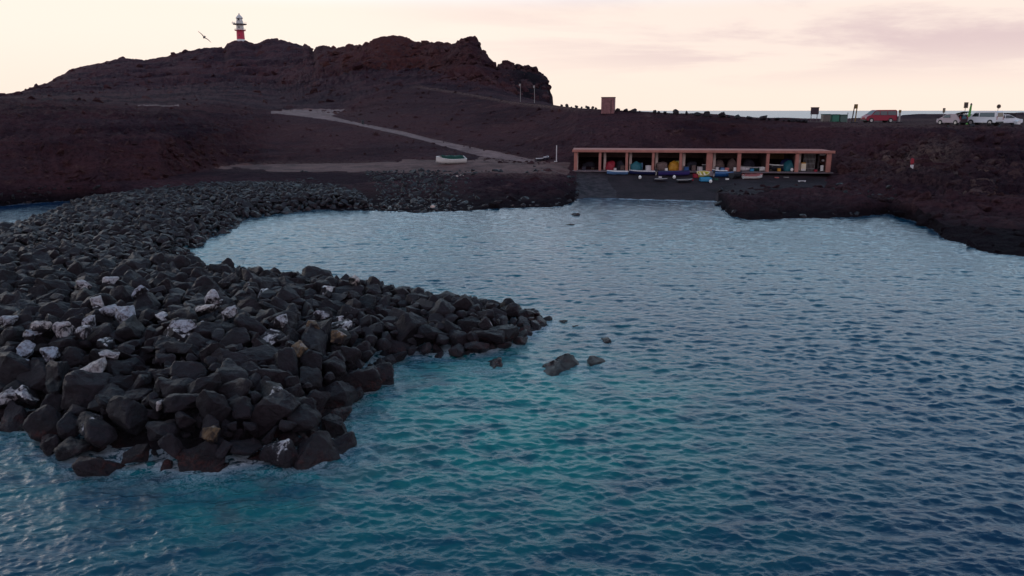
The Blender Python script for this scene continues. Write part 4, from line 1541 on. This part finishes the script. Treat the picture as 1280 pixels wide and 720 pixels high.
def crate(label, loc, s, m, rz=0.0, m2='boat_black'):
    t = thing('crate', label, 'crate', loc, rz, 'crates and boxes around the shed')
    b = MB()
    sx, sy, sz = s
    for a_, c_ in ((-1, 0), (1, 0), (0, -1), (0, 1)):
        b.box(a_ * (sx / 2 - .02), c_ * (sy / 2 - .02), sz / 2, .04 if a_ else sx - .09, .04 if c_ else sy, sz)
    b.box(0, 0, .03, sx - .1, sy - .1, .04)
    b.build('box', M[m], t)
    MB().box(0, 0, sz + .02, sx + .06, sy + .06, .05, bev=.01).build('rim', M[m2], t)
    return t


crate('pinkish white crate beside the navy fishing boat', on_beach(810.5, .5), (.62, .5, .62), 'pole_white', .1, 'pole_white')
crate('black and white crate above the lemon yellow dinghy', on_beach(875, .9), (.5, .5, .55), 'pole_white', .3)
crate('black crate right of the black and white one', on_beach(880, 1.1), (.5, .5, .75), 'boat_black', -.1, 'pole_white')
crate('magenta red crate left of the lemon yellow dinghy', on_beach(870.5, -2.4), (.6, .5, .42), 'red', .2, 'red')
crate('green crate right of the lemon yellow dinghy', on_beach(884.5, -3.0), (.5, .45, .35), 'green', .1, 'green')
crate('grey lilac box between the yellow dinghy and blue boat', on_beach(890.5, -1.2), (.7, .5, .5), 'car_pinkwhite', .05, 'post_grey')
crate('small blue box in the first shed bay behind the sand', on_beach(903, -.2 + 1.1), (.5, .45, .42), 'lightblue', .1, 'navy')
for px, dp_, sz_, mk, lab_ in [(730, .6, (.5, .4, .4), 'net_dark', 'dark crate at the left of the first bay'), (741, 1.1, (.4, .4, .3), 'wood_dark', 'brown crate at the right of the first bay'),
                              (769, .6, (.35, .35, .3), 'pole_white', 'little pale crate right of the crimson heap'), (778, 1.4, (.5, .45, .6), 'netting', 'brown crate by the third pillar'),
                              (800.5, 1.9, (.6, .5, .9), 'lightblue', 'light blue crate behind the teal bundle'), (833, .5, (.3, .3, .35), 'boat_white', 'white crate between net pile and yellow bundle'),
                              (847, 1.8, (.5, .5, 1.2), 'yellow', 'tall yellow crate behind the orange bundle'), (858, 1.0, (.6, .5, .5), 'blue', 'blue crate at the left of the fifth bay'),
                              (867, 1.3, (.5, .4, .7), 'netting', 'brown crate in the middle of the fifth bay'), (896, .9, (.4, .4, .5), 'pole_white', 'pale crate behind the blue boat'),
                              (909, .8, (.5, .5, .45), 'salmon', 'salmon crate in the middle of the sixth bay'), (919, .7, (.35, .35, .5), 'boat_white', 'white crate by the seventh pillar'),
                              (940, .8, (.5, .4, .35), 'cyan', 'cyan crate between the dinghies of the seventh bay'), (974, 1.0, (.4, .4, .4), 'orange', 'orange crate before the painted wall'),
                              (1013, 2.0, (.7, .5, 1.1), 'wood_dark', 'tall brown crate behind the grille'), (1020, .6, (.35, .3, .3), 'red', 'red crate left of the shelf rack'),
                              (826, -3.0, (.4, .35, .2), 'pole_white', 'flat pale crate on the sand left of the purple boat'), (865, -4.2, (.4, .35, .25), 'red', 'low red crate right of the black dinghy'),
                              (896, -3.6, (.45, .35, .25), 'green', 'low green crate below the blue boat'), (910, -3.9, (.4, .3, .2), 'boat_white', 'low white crate before the black hulled boat'),
                              (972, -1.6, (.5, .3, .15), 'salmon', 'flat salmon crate on the sand before the painted bay'), (984, -1.2, (.6, .3, .12), 'post_grey', 'flat grey crate on the sand before the teal ball')]:
    crate(lab_, on_beach(px, dp_), sz_, mk, rk.uniform(-.3, .3))
fr = thing('freezer', 'cream box cabinet with orange top in the last bay', 'cabinet', on_beach(1004, .9), YW)
MB().box(0, 0, .55, .62, .55, .95, bev=.03).build('body', M['cream'], fr)
MB().box(0, 0, 1.08, .5, .5, .12, bev=.02).build('top', M['orange'], fr)
MB().box(0, -.285, .22, .5, .03, .2).build('kick_panel', M['pole_white'], fr)
MB().box(0, 0, .05, .8, .6, .10).build('plinth', M['boat_black'], fr)
sh_ = thing('shelf_rack', 'dark shelf rack holding pale things in the last bay', 'shelf', on_beach(1027, 1.6), YW)
b = MB()
for a_ in (-.45, .45):
    for c_ in (-.2, .2):
        b.box(a_, c_, 1.1, .05, .05, 2.2)
b.build('frame', M['rail_dark'], sh_)
for k in range(3):
    MB().box(0, 0, .5 + .75 * k, .95, .45, .04).build('shelf', M['rail_dark'], sh_)
for nm, lab_, dx_, z_, s_, m_n2 in [('jerrycan', 'flat white jerrycan on the top shelf of the rack', 0, 2.02, (.75, .3, .22), 'pole_white'),
                                    ('jerrycan', 'little white jerrycan on the middle shelf of the rack', .12, 1.27, (.3, .3, .26), 'pole_white'),
                                    ('jerrycan', 'tall white jerrycan leaning before the rack', -.15, .05, (.35, .3, .75), 'boat_white')]:
    q = on_beach(1027, 1.6) + ud * dx_ + Vector((0, -.55 if z_ < .1 else 0, z_))
    t = thing(nm, lab_, 'jerrycan', q, YW, 'white jerrycans at the rack')
    MB().box(0, 0, s_[2] / 2 + .0, s_[0], s_[1], s_[2], bev=.04).build('body', M[m_n2], t)
    MB().tube((s_[0] * .3, 0, s_[2]), (s_[0] * .3, 0, s_[2] + .06), .04).build('cap', M['boat_black'], t)
t = thing('buoy', 'white buoy on the floor before the teal ball', 'buoy', on_beach(990.5, .5), .4, 'buoys on the sand')
MB().lathe([(.02, 0), (.14, .06), (.2, .2), (.19, .32), (.1, .44), (.03, .48)], 14).build('float', M['boat_white'], t, True)
MB().tube((0, 0, .46), (0, 0, .58), .025).build('eye', M['boat_black'], t)
for px, dp_, lab_ in ((800.5, -3.9, 'white buoy on the dark sand below the navy boat'), (843.5, -3.4, 'white buoy on the sand below the purple boat'),
                      (889.5, -5.4, 'small white buoy right of the overturned cyan dinghy')):
    c = copy_tree(t); c.location = on_beach(px, dp_); c['label'] = lab_
q = on_beach(1004, -4.6)
t = tag(MB().box(0, 0, .12, .95, .12, .10, bev=.02).box(-.35, 0, .035, .1, .3, .07).box(.35, 0, .035, .1, .3, .07).build('plank', M['pole_white']), 'pale plank lying on the sand before the last bay', 'plank')
t.location = q
for px, row, rr_, lab_ in [(866, 222, .22, 'small stone at the tide mark below the black dinghy'), ]:
    pass

# slip posts left of the shed
q = atz(695.5, 205, 2.75); q.z = height(q.x, q.y) - .1
t = thing('mast_pole', 'white pole standing on the dirt left of the shed', 'pole', q)
MB().tube((0, 0, 0), (0, 0, 2.35), .075, .06, 12).build('shaft', M['pole_white'], t)
MB().box(-.1, 0, .14, .42, .3, .1, bev=.02).build('foot', M['pole_white'], t)
for k, (px, lab_) in enumerate([(676, 'pale hull shell lying on stands left of the white pole'), (683, 'small pale hull shell next to the white pole')]):
    q = atz(px, 203, 2.8); q.z = height(q.x, q.y)
    make_boat('dinghy', lab_, 1.3, .6, .35, 'net_dark', 'pole_white', 'inside', q, .2 + k)
for k, (px, row, r_, lab_) in enumerate([(668, 207.5, .28, 'dark stone at the end of the track'), (670, 211, .22, 'dark stone below the track end'),
                                   (677, 209, .16, 'little dark stone on the dirt right of the track end'), (687, 204, .2, 'round stone left of the white pole')]):
    q = atz(px, row, 2.7); q.z = height(q.x, q.y)
    o = bpy.data.objects.new('stone', FINE[k]); C.objects.link(o)
    o.location = q; o.scale = (r_, r_, r_ * .8); o['guano'] = 0.0; o['ochre'] = 0.0
    tag(o, lab_, 'stone', 'stones on the dirt by the track end')
# pale litter on the dirt
for k, (px, row, r_, lab_) in enumerate([(572, 220.5, .18, 'left pale stone of the pair below the white boat'), (577, 220.3, .2, 'right pale stone of the pair below the white boat'),
                                   (607, 223.4, .13, 'single white stone at the edge of the dirt'), (541, 251, .2, 'white stone low on the black bank'),
                                   (412, 202, .0, '')]):
    if r_ == 0:
        continue
    q = atz(px, row, 1.9 if row < 240 else .9); q.z = max(height(q.x, q.y), .1) + .08
    o = bpy.data.objects.new('stone', FINE[k + 4]); C.objects.link(o)
    me_ = FINE[k + 4].copy(); me_.materials.clear(); me_.materials.append(M['cream_render']); o.data = me_
    o.location = q; o.scale = (r_ * 1.4, r_, r_)
    tag(o, lab_, 'stone', 'pale stones near the hauled out boat')

# life buoy post on the right cliff
def cliff_hit(px, row, y0=60, y1=260):
    a_ = aof(px, row); s_ = slope(row)
    y = y0
    while y < y1:
        if HC + s_ * y <= height(a_ * y, y):
            return Vector((a_ * y, y, height(a_ * y, y)))
        y += .25
    return at(px, row, y1)


q = cliff_hit(1138.5, 214)
t = thing('life_buoy_post', 'red post with a white box on the rocky right slope', 'life buoy post', q)
MB().tube((0, 0, -.2), (0, 0, 1.35), .07).build('post', M['red'], t)
MB().box(0, -.12, .36, .30, .16, .46, bev=.02).build('box', M['pole_white'], t)
MB().box(0, -.1, 1.0, .36, .12, .56, bev=.03).build('panel', M['red'], t)

# ---------------------------------------------------------------- along the plateau edge
STN = [(702, 131, .34), (708.5, 131, .40), (714, 133.5, .22), (720.5, 132.5, .36), (727, 134.5, .22), (734, 134, .44), (741, 133, .42), (745, 134, .3),
       (772.5, 136, .40), (782, 136.5, .36), (787, 137.5, .24), (792, 136.3, .46), (800, 138.5, .24), (818, 139.5, .40), (823, 140.5, .26), (831, 140.5, .36), (845, 140.5, .55),
       (858, 142.5, .38), (872, 142.2, .44), (883, 143.5, .58), (889, 144.5, .3), (903, 143.7, .62), (911, 146.5, .26), (921.5, 145.8, .48), (937, 146.8, .42), (946, 149, .24),
       (954, 147, .66), (962, 150, .28), (971.5, 148, .52), (979, 150.3, .26), (986, 150, .44), (991, 149.8, .40), (997, 149.6, .36), (1003, 149.8, .42), (1008, 150.4, .36)]
side_ = {True: 'left', False: 'right'}
for k, (px, row, r_) in enumerate(STN):
    o = bpy.data.objects.new('edge_stone', FINE[(k * 5 + 3) % 18].copy() if k < 1 else FINE[(k * 5 + 3) % 18]); C.objects.link(o)
    Yk = np.interp(px, [692, 757, 850, 920, 1010], [147, 131, 126, 124, 120]) - .6
    a_ = aof(px, row)
    z = height(a_ * Yk, Yk)
    o.location = (a_ * Yk, Yk, z + r_ * .50)
    o.scale = (r_ * 1.12, r_ * .9, r_ * rk.uniform(.8, 1.15)); o.rotation_euler = (rk.gauss(0, .3), rk.gauss(0, .3), rk.uniform(0, 6))
    o['guano'] = 0.0; o['ochre'] = 0.0
    place = ('left of the pink kiosk' if px < 750 else 'just right of the pink kiosk' if px < 805 else 'above the shed centre' if px < 880
             else 'above the right half of the shed' if px < 965 else 'left of the dark notice board')
    size = 'big' if r_ > .5 else 'mid sized' if r_ > .35 else 'small'
    tag(o, '%s dark stone on the plateau edge %s' % (size, place), 'stone', 'stones lining the plateau edge')

dupes = {}
for o in C.objects:
    if o.get('group') == 'stones lining the plateau edge':
        dupes.setdefault(o['label'], []).append(o)
for lb, os_ in dupes.items():
    if len(os_) > 1:
        os_.sort(key=lambda q: q.location.x)
        for k, o in enumerate(os_):
            o['label'] = lb.replace(' on the plateau edge', '') + ', ' + ('rightmost' if k == len(os_) - 1 else ORD[k])

# kiosk
q = ground(760, 129.5)
t = thing('kiosk', 'square pink brick kiosk alone on the plateau edge', 'kiosk', q, R(-14))
MB().box(0, 0, 1.06, 2.05, 1.7, 2.5).build('walls', M['brick_pink'], t)
MB().box(0, 0, 2.34, 2.15, 1.8, .10, bev=.02).build('roof', M['brick_dark'], t)
MB().box(.55, -.862, .9, .10, .03, 2.1).build('corner_strip', M['brick_dark'], t)
MB().box(-.3, -.862, .95, .62, .03, 1.8).build('door', M['brick_pink'], t)

# lamp posts by the crag
for px, row, hh, lab_ in [(650.5, 130.5, 3.6, 'left lamp post beside the dark crag'), (668, 131, 3.5, 'right lamp post beside the dark crag')]:
    q = at(px, row, 168); q.z = height(q.x, q.y)
    t = thing('lamp_post', lab_, 'lamp post', q, 0, 'lamp posts beside the crag')
    MB().tube((0, 0, -.2), (0, 0, hh - .1), .06, .045).build('pole', M['post_grey'], t)
    MB().box(-.12, 0, hh - .2, .36, .26, .5, bev=.05).build('lamp_head', M['post_grey'], t)
q = at(454, 168, 145); q = cliff_hit(453.5, 155.5)
t = thing('bollard', 'black bollard on the lower edge of the track', 'bollard', q)
MB().lathe([(.25, -.4), (.22, .55), (.24, .6), (.12, .75)], 12).build('shaft', M['boat_black'], t)
MB().lathe([(.34, -.4), (.34, .0), (.26, .06)], 12).build('foot', M['boat_black'], t)

# white parked thing by the crag foot
q = at(681, 130.3, 172); q.z = height(q.x, q.y)

# notice board
q = ground(1018, 121.5)
t = thing('notice_board', 'dark notice board on two legs left of the bins', 'notice board', q, R(4))
MB().box(0, 0, 1.62, 1.25, .10, 1.0, bev=.02).build('panel', M['board_dark'], t)
MB().box(0, 0, 2.15, 1.33, .16, .07).build('top_trim', M['wood_dark'], t)
for s_ in (-.46, .46):
    MB().tube((s_, .09, -.2), (s_, .09, 2.1), .05).build('leg', M['rail_dark'], t)

# bins
for px, mk, lab_ in [(1032, 'bin_grey', 'brownish grey bin, leftmost of the three'), (1043.5, 'bin_green', 'bright green bin in the middle of the three'),
                     (1053.5, 'bin_green', 'grey green bin, rightmost of the three')]:
    q = ground(px, 122)
    t = thing('waste_bin', lab_, 'bin', q, R(3), 'three large bins by the car park')
    mm = M[mk]
    if 'rightmost' in lab_:
        mm = P('bin_dull', (.07, .12, .10), .6)
    MB().box(0, 0, .62, 1.06, .9, 1.0, bev=.05).build('body', mm, t)
    MB().box(0, 0, 1.17, 1.16, 1.0, .12, bev=.04).build('lid', M['lid_dark'], t)
    for s_ in (-.4, .4):
        MB().tube((s_, -.3, .09), (s_ + .05, -.3, .09), .09).build('wheel', M['tyre'], t)
q = ground(1059.5, 122.5)
t = thing('thin_post', 'thin metal post right of the green bins', 'post', q)
MB().tube((0, 0, -.2), (0, 0, 1.5), .035).build('shaft', M['post_grey'], t)
MB().box(0, 0, 1.4, .14, .08, .2, bev=.02).build('plate', M['post_grey'], t)
q = ground(1067.5, 122.5)
t = thing('wooden_totem', 'leaning twin legged wooden signpost left of the red van', 'signpost', q)
MB().tube((-.30, 0, -.2), (-.02, 0, 2.75), .09, .08).build('leg', M['wood_dark'], t)
MB().tube((.22, 0, -.2), (.36, 0, 2.75), .09, .08).build('leg', M['wood_ochre'], t)
MB().box(.17, 0, 2.45, .52, .14, .66, rot=None, bev=.02).build('head_board', M['wood_ochre'], t)
MB().box(0.1, 0, .0, 1.1, .6, .35, bev=.1).build('stone_foot', M['stone'], t)


# ---------------------------------------------------------------- vehicles
def make_car(name, label, cat, loc, rz, Lc, W, prof, paint, wins, wheels, wr=.32, lamp_x=None, belt=.95, inset=.16, extras=None, roofz=1.9, group=None):
    """profile in x (front = +x), z ; origin on the ground in the middle"""
    t = thing(name, label, cat, loc, rz, group)

    def ti(z):
        return inset * max(0, (z - belt) / max(.1, roofz - belt)) ** 1.3
    b = MB().prism(prof, -W / 2, W / 2, ti)
    es = [e for e in b.bm.edges]
    bmesh.ops.bevel(b.bm, geom=es, offset=.045, segments=2, affect='EDGES', clamp_overlap=True)
    b.build('body', M[paint], t, True)
    for quad in wins:
        for s_ in (-1, 1):
            b = MB()
            A_ = [b.bm.verts.new((x, s_ * (W / 2 - ti(z) + .006), z)) for x, z in quad]
            B_ = [b.bm.verts.new((x, s_ * (W / 2 - ti(z) - .03), z)) for x, z in quad]
            n = len(quad)
            b.bm.faces.new(A_); b.bm.faces.new(B_)
            for k in range(n):
                b.bm.faces.new((A_[k], A_[(k + 1) % n], B_[(k + 1) % n], B_[k]))
            b.build('side_window', M['glass'], t)
    for nm, p0, p1, wi in (extras or []):
        # a glazed panel across the car between two profile points, 6 mm proud
        d_ = Vector((p1[0] - p0[0], 0, p1[1] - p0[1])); nn = Vector((d_.z, 0, -d_.x)).normalized()
        if nn.x * (p0[0]) < 0:
            nn = -nn
        b = MB()
        A_ = []
        for off_ in (.008, -.03):
            for (x, z), s_ in ((p0, -1), (p0, 1), (p1, 1), (p1, -1)):
                A_.append(b.bm.verts.new(Vector((x, s_ * (W / 2 - ti(z) - wi), z)) + nn * off_))
        b.bm.faces.new(A_[:4]); b.bm.faces.new(A_[4:])
        for k in range(4):
            b.bm.faces.new((A_[k], A_[(k + 1) % 4], A_[4 + (k + 1) % 4], A_[4 + k]))
        b.build(nm, M['glass'], t)
    for x in wheels:
        for s_ in (-1, 1):
            wh = MB().tube((x, s_ * (W / 2 - .20), wr), (x, s_ * (W / 2 + .015), wr), wr, seg=24).build('wheel', M['tyre'], t)
            MB().tube((x, s_ * (W / 2 - .05), wr), (x, s_ * (W / 2 + .03), wr), wr * .64, seg=18).build('rim', M['rim'], wh)
            MB().tube((x, s_ * (W / 2 - .3), wr + .03), (x, s_ * (W / 2 + .008), wr + .03), wr * 1.17, seg=24).build('wheel_arch', M['bumper'], t)
    fx_, rx_ = prof_x(prof)
    for s_ in (-1, 1):
        MB().box(fx_ - .07, s_ * (W / 2 - .28), .72, .12, .38, .18, bev=.03).build('headlight', M['lamp_lens'], t)
        MB().box(rx_ + .05, s_ * (W / 2 - .14), .95, .10, .16, .45, bev=.02).build('tail_light', M['tail_red'], t)
    MB().box(fx_ - .06, 0, .38, .22, W * .96, .2, bev=.05).build('front_bumper', M['bumper'], t)
    MB().box(rx_ + .06, 0, .38, .22, W * .96, .2, bev=.05).build('rear_bumper', M['bumper'], t)
    return t


def prof_x(prof):
    return max(p[0] for p in prof), min(p[0] for p in prof)


VAN = [(-2.45, .32), (2.35, .30), (2.45, .55), (2.38, .85), (2.1, 1.02), (1.65, 1.18), (1.0, 1.80), (.75, 1.92), (-2.30, 1.94), (-2.42, 1.80), (-2.48, 1.0)]
q = ground(1098.5, 125)
make_car('parked_van', 'dark red passenger van with tinted windows, parked facing left', 'van', q, math.pi + R(4), 4.9, 1.9, VAN, 'car_red',
         [[(1.50, 1.20), (.98, 1.72), (.35, 1.74), (.35, 1.16)], [(.25, 1.16), (.25, 1.74), (-.85, 1.75), (-.85, 1.16)],
          [(-.95, 1.16), (-.95, 1.75), (-2.25, 1.75), (-2.32, 1.16)]], (1.62, -1.45), .33,
         extras=[('windscreen', (1.62, 1.21), (1.03, 1.77), .10), ('rear_window', (-2.47, 1.15), (-2.43, 1.75), .12)], roofz=1.94, belt=1.05)
q = ground(1124.5, 124)
t = thing('marker_post', 'grey stone marker post right of the red van', 'post', q)
MB().box(0, 0, .85, .26, .22, 2.0, taper=.85, bev=.03).build('shaft', M['post_grey'], t)
MB().box(0, 0, 1.72, .30, .26, .42, bev=.03).build('cap', M['wood_ochre'], t)
MB().box(0, 0, .05, .8, .5, .25, bev=.06).build('foot', M['stone'], t)

q = ground(1179, 119)
t = thing('road_sign', 'small dark square sign on a thin post left of the open car', 'sign', q)
MB().tube((0, 0, -.2), (0, 0, 1.9), .035).build('post', M['post_grey'], t)
MB().box(0, -.05, 1.98, .38, .04, .66, bev=.015).build('plate', M['sign_dark'], t)
MB().box(0, -.075, 1.98, .22, .012, .42).build('emblem', M['sign_tan'], t)
q = ground(1205.5, 118)
t = thing('road_sign', 'tan rectangular sign on a tall post right of the open car', 'sign', q)
MB().tube((-.05, 0, -.2), (0, 0, 2.7), .04).build('post', M['post_grey'], t)
MB().box(.02, -.06, 2.72, .62, .05, .84, bev=.02).build('plate', M['sign_tan'], t)
MB().box(.02, -.09, 2.72, .44, .012, .66).build('face_panel', M['sign_dark'], t)
q = ground(1211.5, 118)
t = thing('green_pole', 'bright green tapered pole between the open car and white camper', 'pole', q)
MB().tube((-.12, 0, -.2), (.1, 0, 2.75), .24, .12, 14).build('shaft', M['pole_green'], t)
MB().lathe([(.13, 2.7), (.14, 2.85), (.05, 3.0)], 12, (.1, 0, 0)).build('cap', M['bin_grey'], t)
q = ground(1246.5, 120)
t = thing('road_sign', 'round tan sign on a thin post behind the white hatchback', 'sign', q)
MB().tube((-.08, 0, -.2), (0, 0, 2.5), .035).build('post', M['post_grey'], t)
MB().tube((.03, -.02, 2.55), (.03, -.07, 2.55), .31, seg=28).build('disc', M['sign_tan'], t)
MB().tube((.03, -.06, 2.55), (.03, -.085, 2.55), .22, seg=28).build('disc_centre', M['sign_dark'], t)

HATCH = [(-1.95, .28), (1.95, .26), (2.0, .55), (1.9, .74), (1.05, .92), (.35, 1.36), (.1, 1.42), (-1.1, 1.42), (-1.4, 1.34), (-1.92, .95), (-2.0, .6)]
q = ground(1257.5, 114.5)
make_car('parked_hatchback', 'white three door hatchback parked right of the white camper', 'car', q, R(-6), 3.9, 1.62, HATCH, 'car_white',
         [[(.90, .95), (.30, 1.32), (-.35, 1.34), (-.35, .93)], [(-.45, .93), (-.45, 1.34), (-1.15, 1.32), (-1.60, .97)]], (1.28, -1.25), .29,
         extras=[('windscreen', (.98, .97), (.40, 1.34), .10), ('rear_window', (-1.84, 1.02), (-1.45, 1.31), .12)], roofz=1.42, belt=.93, inset=.2)
CAMP = [(-2.1, .32), (1.95, .30), (2.05, .6), (1.95, .95), (1.5, 1.12), (1.0, 1.72), (.7, 1.86), (-1.95, 1.9), (-2.08, 1.75), (-2.15, 1.0)]
q = ground(1231, 112.5)
make_car('parked_camper', 'tall white camper van seen from its rear corner', 'camper van', q, R(120), 4.2, 1.8, CAMP, 'car_white',
         [[(1.32, 1.15), (.95, 1.60), (.35, 1.66), (.35, 1.12)], [(.22, 1.12), (.22, 1.66), (-1.75, 1.68), (-1.82, 1.12)]], (1.35, -1.3), .33,
         extras=[('windscreen', (1.48, 1.15), (1.04, 1.66), .10), ('rear_window', (-2.15, 1.12), (-2.10, 1.68), .18)], roofz=1.9, belt=1.05, inset=.1)
q = ground(1227.5, 123)
make_car('parked_car', 'white car mostly hidden behind the camper van', 'car', q, math.pi / 2 + R(12), 4.0, 1.7,
         [(x, z * 1.18) for x, z in HATCH], 'car_white',
         [[(.90, 1.14), (.30, 1.56), (-.35, 1.58), (-.35, 1.12)]], (1.28, -1.25), .3,
         extras=[('windscreen', (.98, 1.15), (.40, 1.57), .10), ('rear_window', (-1.84, 1.20), (-1.45, 1.54), .12)], roofz=1.66, belt=1.1, inset=.2)
# pale car with the tailgate up
q = ground(1191, 114.5)
oc_ = make_car('open_car', 'pale pinkish car with its dark tailgate raised', 'car', q, R(112), 3.8, 1.65,
               [(-1.85, .28), (1.9, .26), (1.98, .55), (1.85, .78), (1.15, .98), (.55, 1.45), (.2, 1.52), (-1.0, 1.52), (-1.15, 1.44), (-1.85, .7)], 'car_pinkwhite',
               [[(.98, 1.0), (.5, 1.38), (-.2, 1.42), (-.2, .98)]], (1.28, -1.2), .3,
               extras=[('windscreen', (1.06, 1.03), (.60, 1.42), .10), ('boot_opening', (-1.80, .76), (-1.22, 1.38), .10)], roofz=1.52, belt=.98)
b = MB().box(0, 0, 0, 1.15, 1.45, .08, bev=.02)
tg = b.build('tailgate', M['bumper'], oc_)
tg.location = (-1.55, 0, 1.66); tg.rotation_euler = (0, R(14), 0)
for s_ in (-.6, .6):
    MB().tube((-1.3, s_, 1.2), (-1.75, s_, 1.7), .03).build('gas_strut', M['rim'], oc_)
MB().box(-1.75, 0, .62, .3, 1.3, .5, bev=.04).build('rear_panel', M['board_dark'], oc_)
# small white tent-like box and low wall at the far right
q = ground(1273, 113)
t = thing('cool_box', 'little white box with a peaked lid right of the hatchback', 'box', q, R(20))
MB().box(0, 0, .26, .62, .5, .4, bev=.04).build('body', M['white_paint'], t)
MB().prism([(-.34, .46), (.34, .46), (0, .68)], -.28, .28).build('lid', M['white_paint'], t)
for px, lab_, w_ in [(1262, 'low dark wall block on the plateau beyond the hatchback', 1.9)]:
    q = ground(px, 150)
    t = thing('low_wall', lab_, 'wall', q)
    MB().box(0, 0, .55, w_, .6, 1.3, bev=.08).build('stonework', M['stone'], t)
    MB().box(0, 0, 1.24, w_ + .1, .7, .10, bev=.02).build('coping', M['brick_dark'], t)
for px, Yb, r_, lab_ in [(1238, 108.6, .62, 'rounded dark stone before the camper van'), (1251, 107.5, .36, 'small dark stone before the white hatchback'),
                         (1216, 108.5, .4, 'flat dark stone left of the camper van'), (1187, 109.5, .34, 'dark stone before the pale open car'),
                         (1268, 107.5, .34, 'dark stone at the right edge of the parked cars')]:
    q = ground(px, Yb)
    o = bpy.data.objects.new('stone', rk.choice(FINE)); C.objects.link(o)
    o.location = q + Vector((0, 0, .1)); o.scale = (r_, r_ * .9, r_ * .85); o.rotation_euler = (.2, .1, rk.uniform(0, 6))
    o['guano'] = 0.0; o['ochre'] = 0.0
    tag(o, lab_, 'stone', 'stones before the parked cars')
